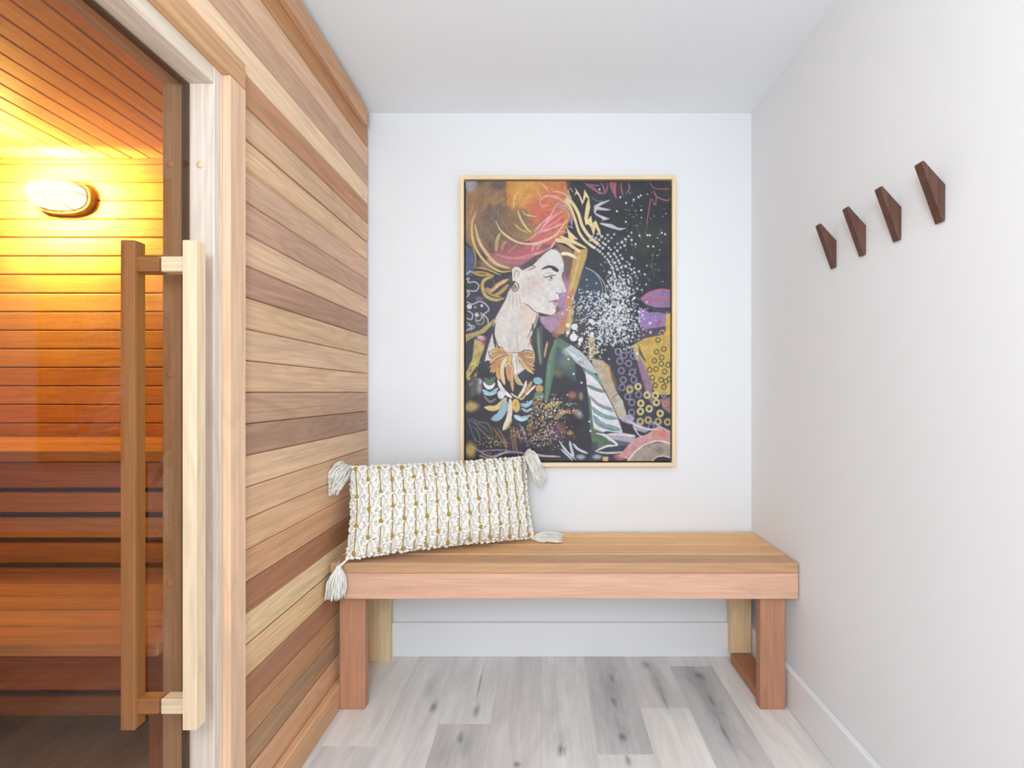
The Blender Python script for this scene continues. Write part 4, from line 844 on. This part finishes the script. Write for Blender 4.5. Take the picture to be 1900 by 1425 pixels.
# ------------------------------------------------------------------ lumbar pillow
BL, BR_, TR_, TL_ = Vector((-.672, 1.668, .548)), Vector((-.043, 1.925, .545)), Vector((-.076, 2.000, .850)), Vector((-.706, 1.775, .842))
nrm = (BR_-BL).cross(TL_-BL).normalized()
if nrm.y > 0: nrm = -nrm
pil = thing('throw_pillow', ((BL+BR_)/2).x and ((BL.x+BR_.x)/2, (BL.y+BR_.y)/2, .530), 'cream lumbar pillow with mustard stitching, loops and corner tassels, leaning on the bench', 'pillow')
def bil(u, v): return BL*(1-u)*(1-v)+BR_*u*(1-v)+TR_*u*v+TL_*(1-u)*v
def prof(u, v): return max(0, (1-abs(2*u-1)**3.2))**.55*max(0, (1-abs(2*v-1)**2.6))**.55
def surf(u, v, side=1):
    # edges draw in between the corners
    uu = u+(.5-u)*.035*(1-abs(2*v-1)**2); vv = v+(.5-v)*.045*(1-abs(2*u-1)**2)
    wv = .003*math.sin(u*23+v*5)+.003*math.sin(v*17-u*9)
    t = prof(u, v)
    return bil(uu, vv)+nrm*((.070+wv)*t if side > 0 else -(.045+wv)*t)
def frame_at(u, v):
    e = .004; du = (surf(min(u+e, 1), v)-surf(max(u-e, 0), v)); dv = (surf(u, min(v+e, 1))-surf(u, max(v-e, 0)))
    du.normalize(); n = du.cross(dv).normalized()
    if n.dot(nrm) < 0: n = -n
    return du, n.cross(du).normalized(), n
cv = MB(); NU, NV = 150, 76
for side in (1, -1):
    b0 = len(cv.v)
    for j in range(NV+1):
        for i in range(NU+1):
            u, v = i/NU, j/NV; p = surf(u, v, side)
            if side > 0 and 0 < i < NU and 0 < j < NV: p = p+nrm*(.0022*math.sin(u*17*2*math.pi)+rnd.uniform(-.0007, .0007))
            cv.v.append(tuple(p))
    for j in range(NV):
        for i in range(NU):
            q = [b0+j*(NU+1)+i, b0+j*(NU+1)+i+1, b0+(j+1)*(NU+1)+i+1, b0+(j+1)*(NU+1)+i]
            cv.face(q if side > 0 else q[::-1], (.5, .5, .5, 0), True)
cover = cv.build('cover', CREAM, pil)
# cream loops in a zigzag between the stitched rows
lp = MB(); NL = 17
for c_ in range(NL+1):
    for j in range(46):
        v = (j+.5)/46
        zig = abs(((v*3.1+(.5 if c_ % 2 else 0)) % 1)*2-1)
        for k_ in range(3):
            u = (c_-.5+.20+.60*(zig if k_ != 1 else 1-zig)+(.0 if k_ != 2 else .12)+rnd.uniform(-.05, .05))/NL+.002
            if k_ == 2 and rnd.random() < .45: continue
            if not (.004 < u < .996): continue
            vv = min(max(v+rnd.uniform(-.006, .006), .006), .994)
            du, dv, n = frame_at(u, vv); p = surf(u, vv)+n*rnd.uniform(.004, .0075)
            r = rnd.uniform(.0046, .0078); an = rnd.uniform(-.7, .7); a1 = du*math.cos(an)+dv*math.sin(an); a2 = n.cross(a1)
            lp.ball(p, (r*1.25, r*.85, r*.95), (a1, a2, n), 7, 5, jit=.12)
for k_ in range(120):      # loops that stand out round the rim
    for (u, v) in ((k_/119, 0), (k_/119, 1)):
        p = surf(u, v)+Vector((0, 0, rnd.uniform(-.002, .003) if v == 0 else rnd.uniform(0, .005))); lp.ball(p, rnd.uniform(.004, .007), nu=7, nv=5, jit=.2)
for k_ in range(60):
    for (u, v) in ((0, k_/59), (1, k_/59)):
        p = surf(u, v)+(TR_-TL_).normalized()*(-1 if u == 0 else 1)*rnd.uniform(0, .006); lp.ball(p, rnd.uniform(.004, .0075), nu=7, nv=5, jit=.2)
lo_ = lp.build('yarn_loops', CREAM, pil, kind='stuff')
for l_ in range(NL):
    u0 = (l_+.45)/NL; sr = MB(); nst = 74
    for j in range(nst):
        v = .015+(j+.5)/nst*.97; du, dv, n = frame_at(u0, v)
        sr.ball(surf(u0, v)+n*.0062, (.0021, .0025, .0022), (du, dv, n), 6, 4)
    ro = sr.build('stitched_row', MUST, pil)
    for v in ((.18, .50, .82) if l_ % 2 else (.04, .34, .66, .95)):
        v = 1-v+rnd.uniform(-.012, .012); du, dv, n = frame_at(u0, min(max(v, .01), .99))
        MB().ball(surf(u0, v)+n*.009, (.0066, .0084, .006), (du, dv, n), 9, 6, jit=.12).build('yarn_knot', MUST, ro)
def tassel(c, d, length, droop, spread, seed, head=.011):
    r = random.Random(seed); c = Vector(c); d = Vector(d).normalized(); o1 = d.orthogonal().normalized(); o2 = d.cross(o1)
    m = MB()
    for k in range(230):
        a = r.uniform(0, 2*math.pi); q = math.sqrt(r.random()); L = length*r.uniform(.82, 1.05); s_ = spread*q
        off = (o1*math.cos(a)+o2*math.sin(a)); pts = []
        w1, w2 = r.uniform(-.003, .003), r.uniform(-.003, .003)
        for i in range(9):
            t = i/8; e = math.sin(min(t*2.4, 1.57))
            p = c+d*(L*t)+off*(head*.6*q+s_*e)+Vector((0, 0, -droop*t*t))+Vector((w1*math.sin(t*6+a), w2*math.sin(t*5+a), w1*math.cos(t*7+a)))
            p.x = max(p.x, FX+.004)
            if p.y > F0-.004 and p.z < SZ1+.003: p.z = SZ1+.003+.026*q*(1-t*.5)*abs(math.sin(a))
            pts.append(p)
        m.tube(pts, .0015, 5, caps=True)
    return m, c
for nm, c, d, L, dr, sp, hd in (('tassel', surf(0, 1)+Vector((-.004, -.014, .004)), (-.30, -1, -.05), .100, .040, .036, .012),
                            ('tassel', surf(1, 1)+Vector((.004, -.010, .006)), (1, -.55, .35), .070, .090, .040, .013),
                            ('tassel', surf(1, 0)+Vector((.004, 0, -.002)), (1, -.08, -.10), .112, .0, .024, .011),
                            ('tassel', Vector((-.695, 1.646, .524)), (-.10, -.05, -1), .098, .0, .024, .011)):
    m, cc = tassel(c, d, L, dr, sp, int(L*1000)); to = m.build(nm, CREAM, pil)
    MB().ball(cc, hd*.85, nu=12, nv=8, jit=.08).build('tassel_head', CREAM, to)
cr = MB(); cr.tube([surf(0, 0), Vector((-.684, 1.654, .536)), Vector((-.695, 1.646, .526))], .004, 8); cr.build('tassel_cord', CREAM, pil)
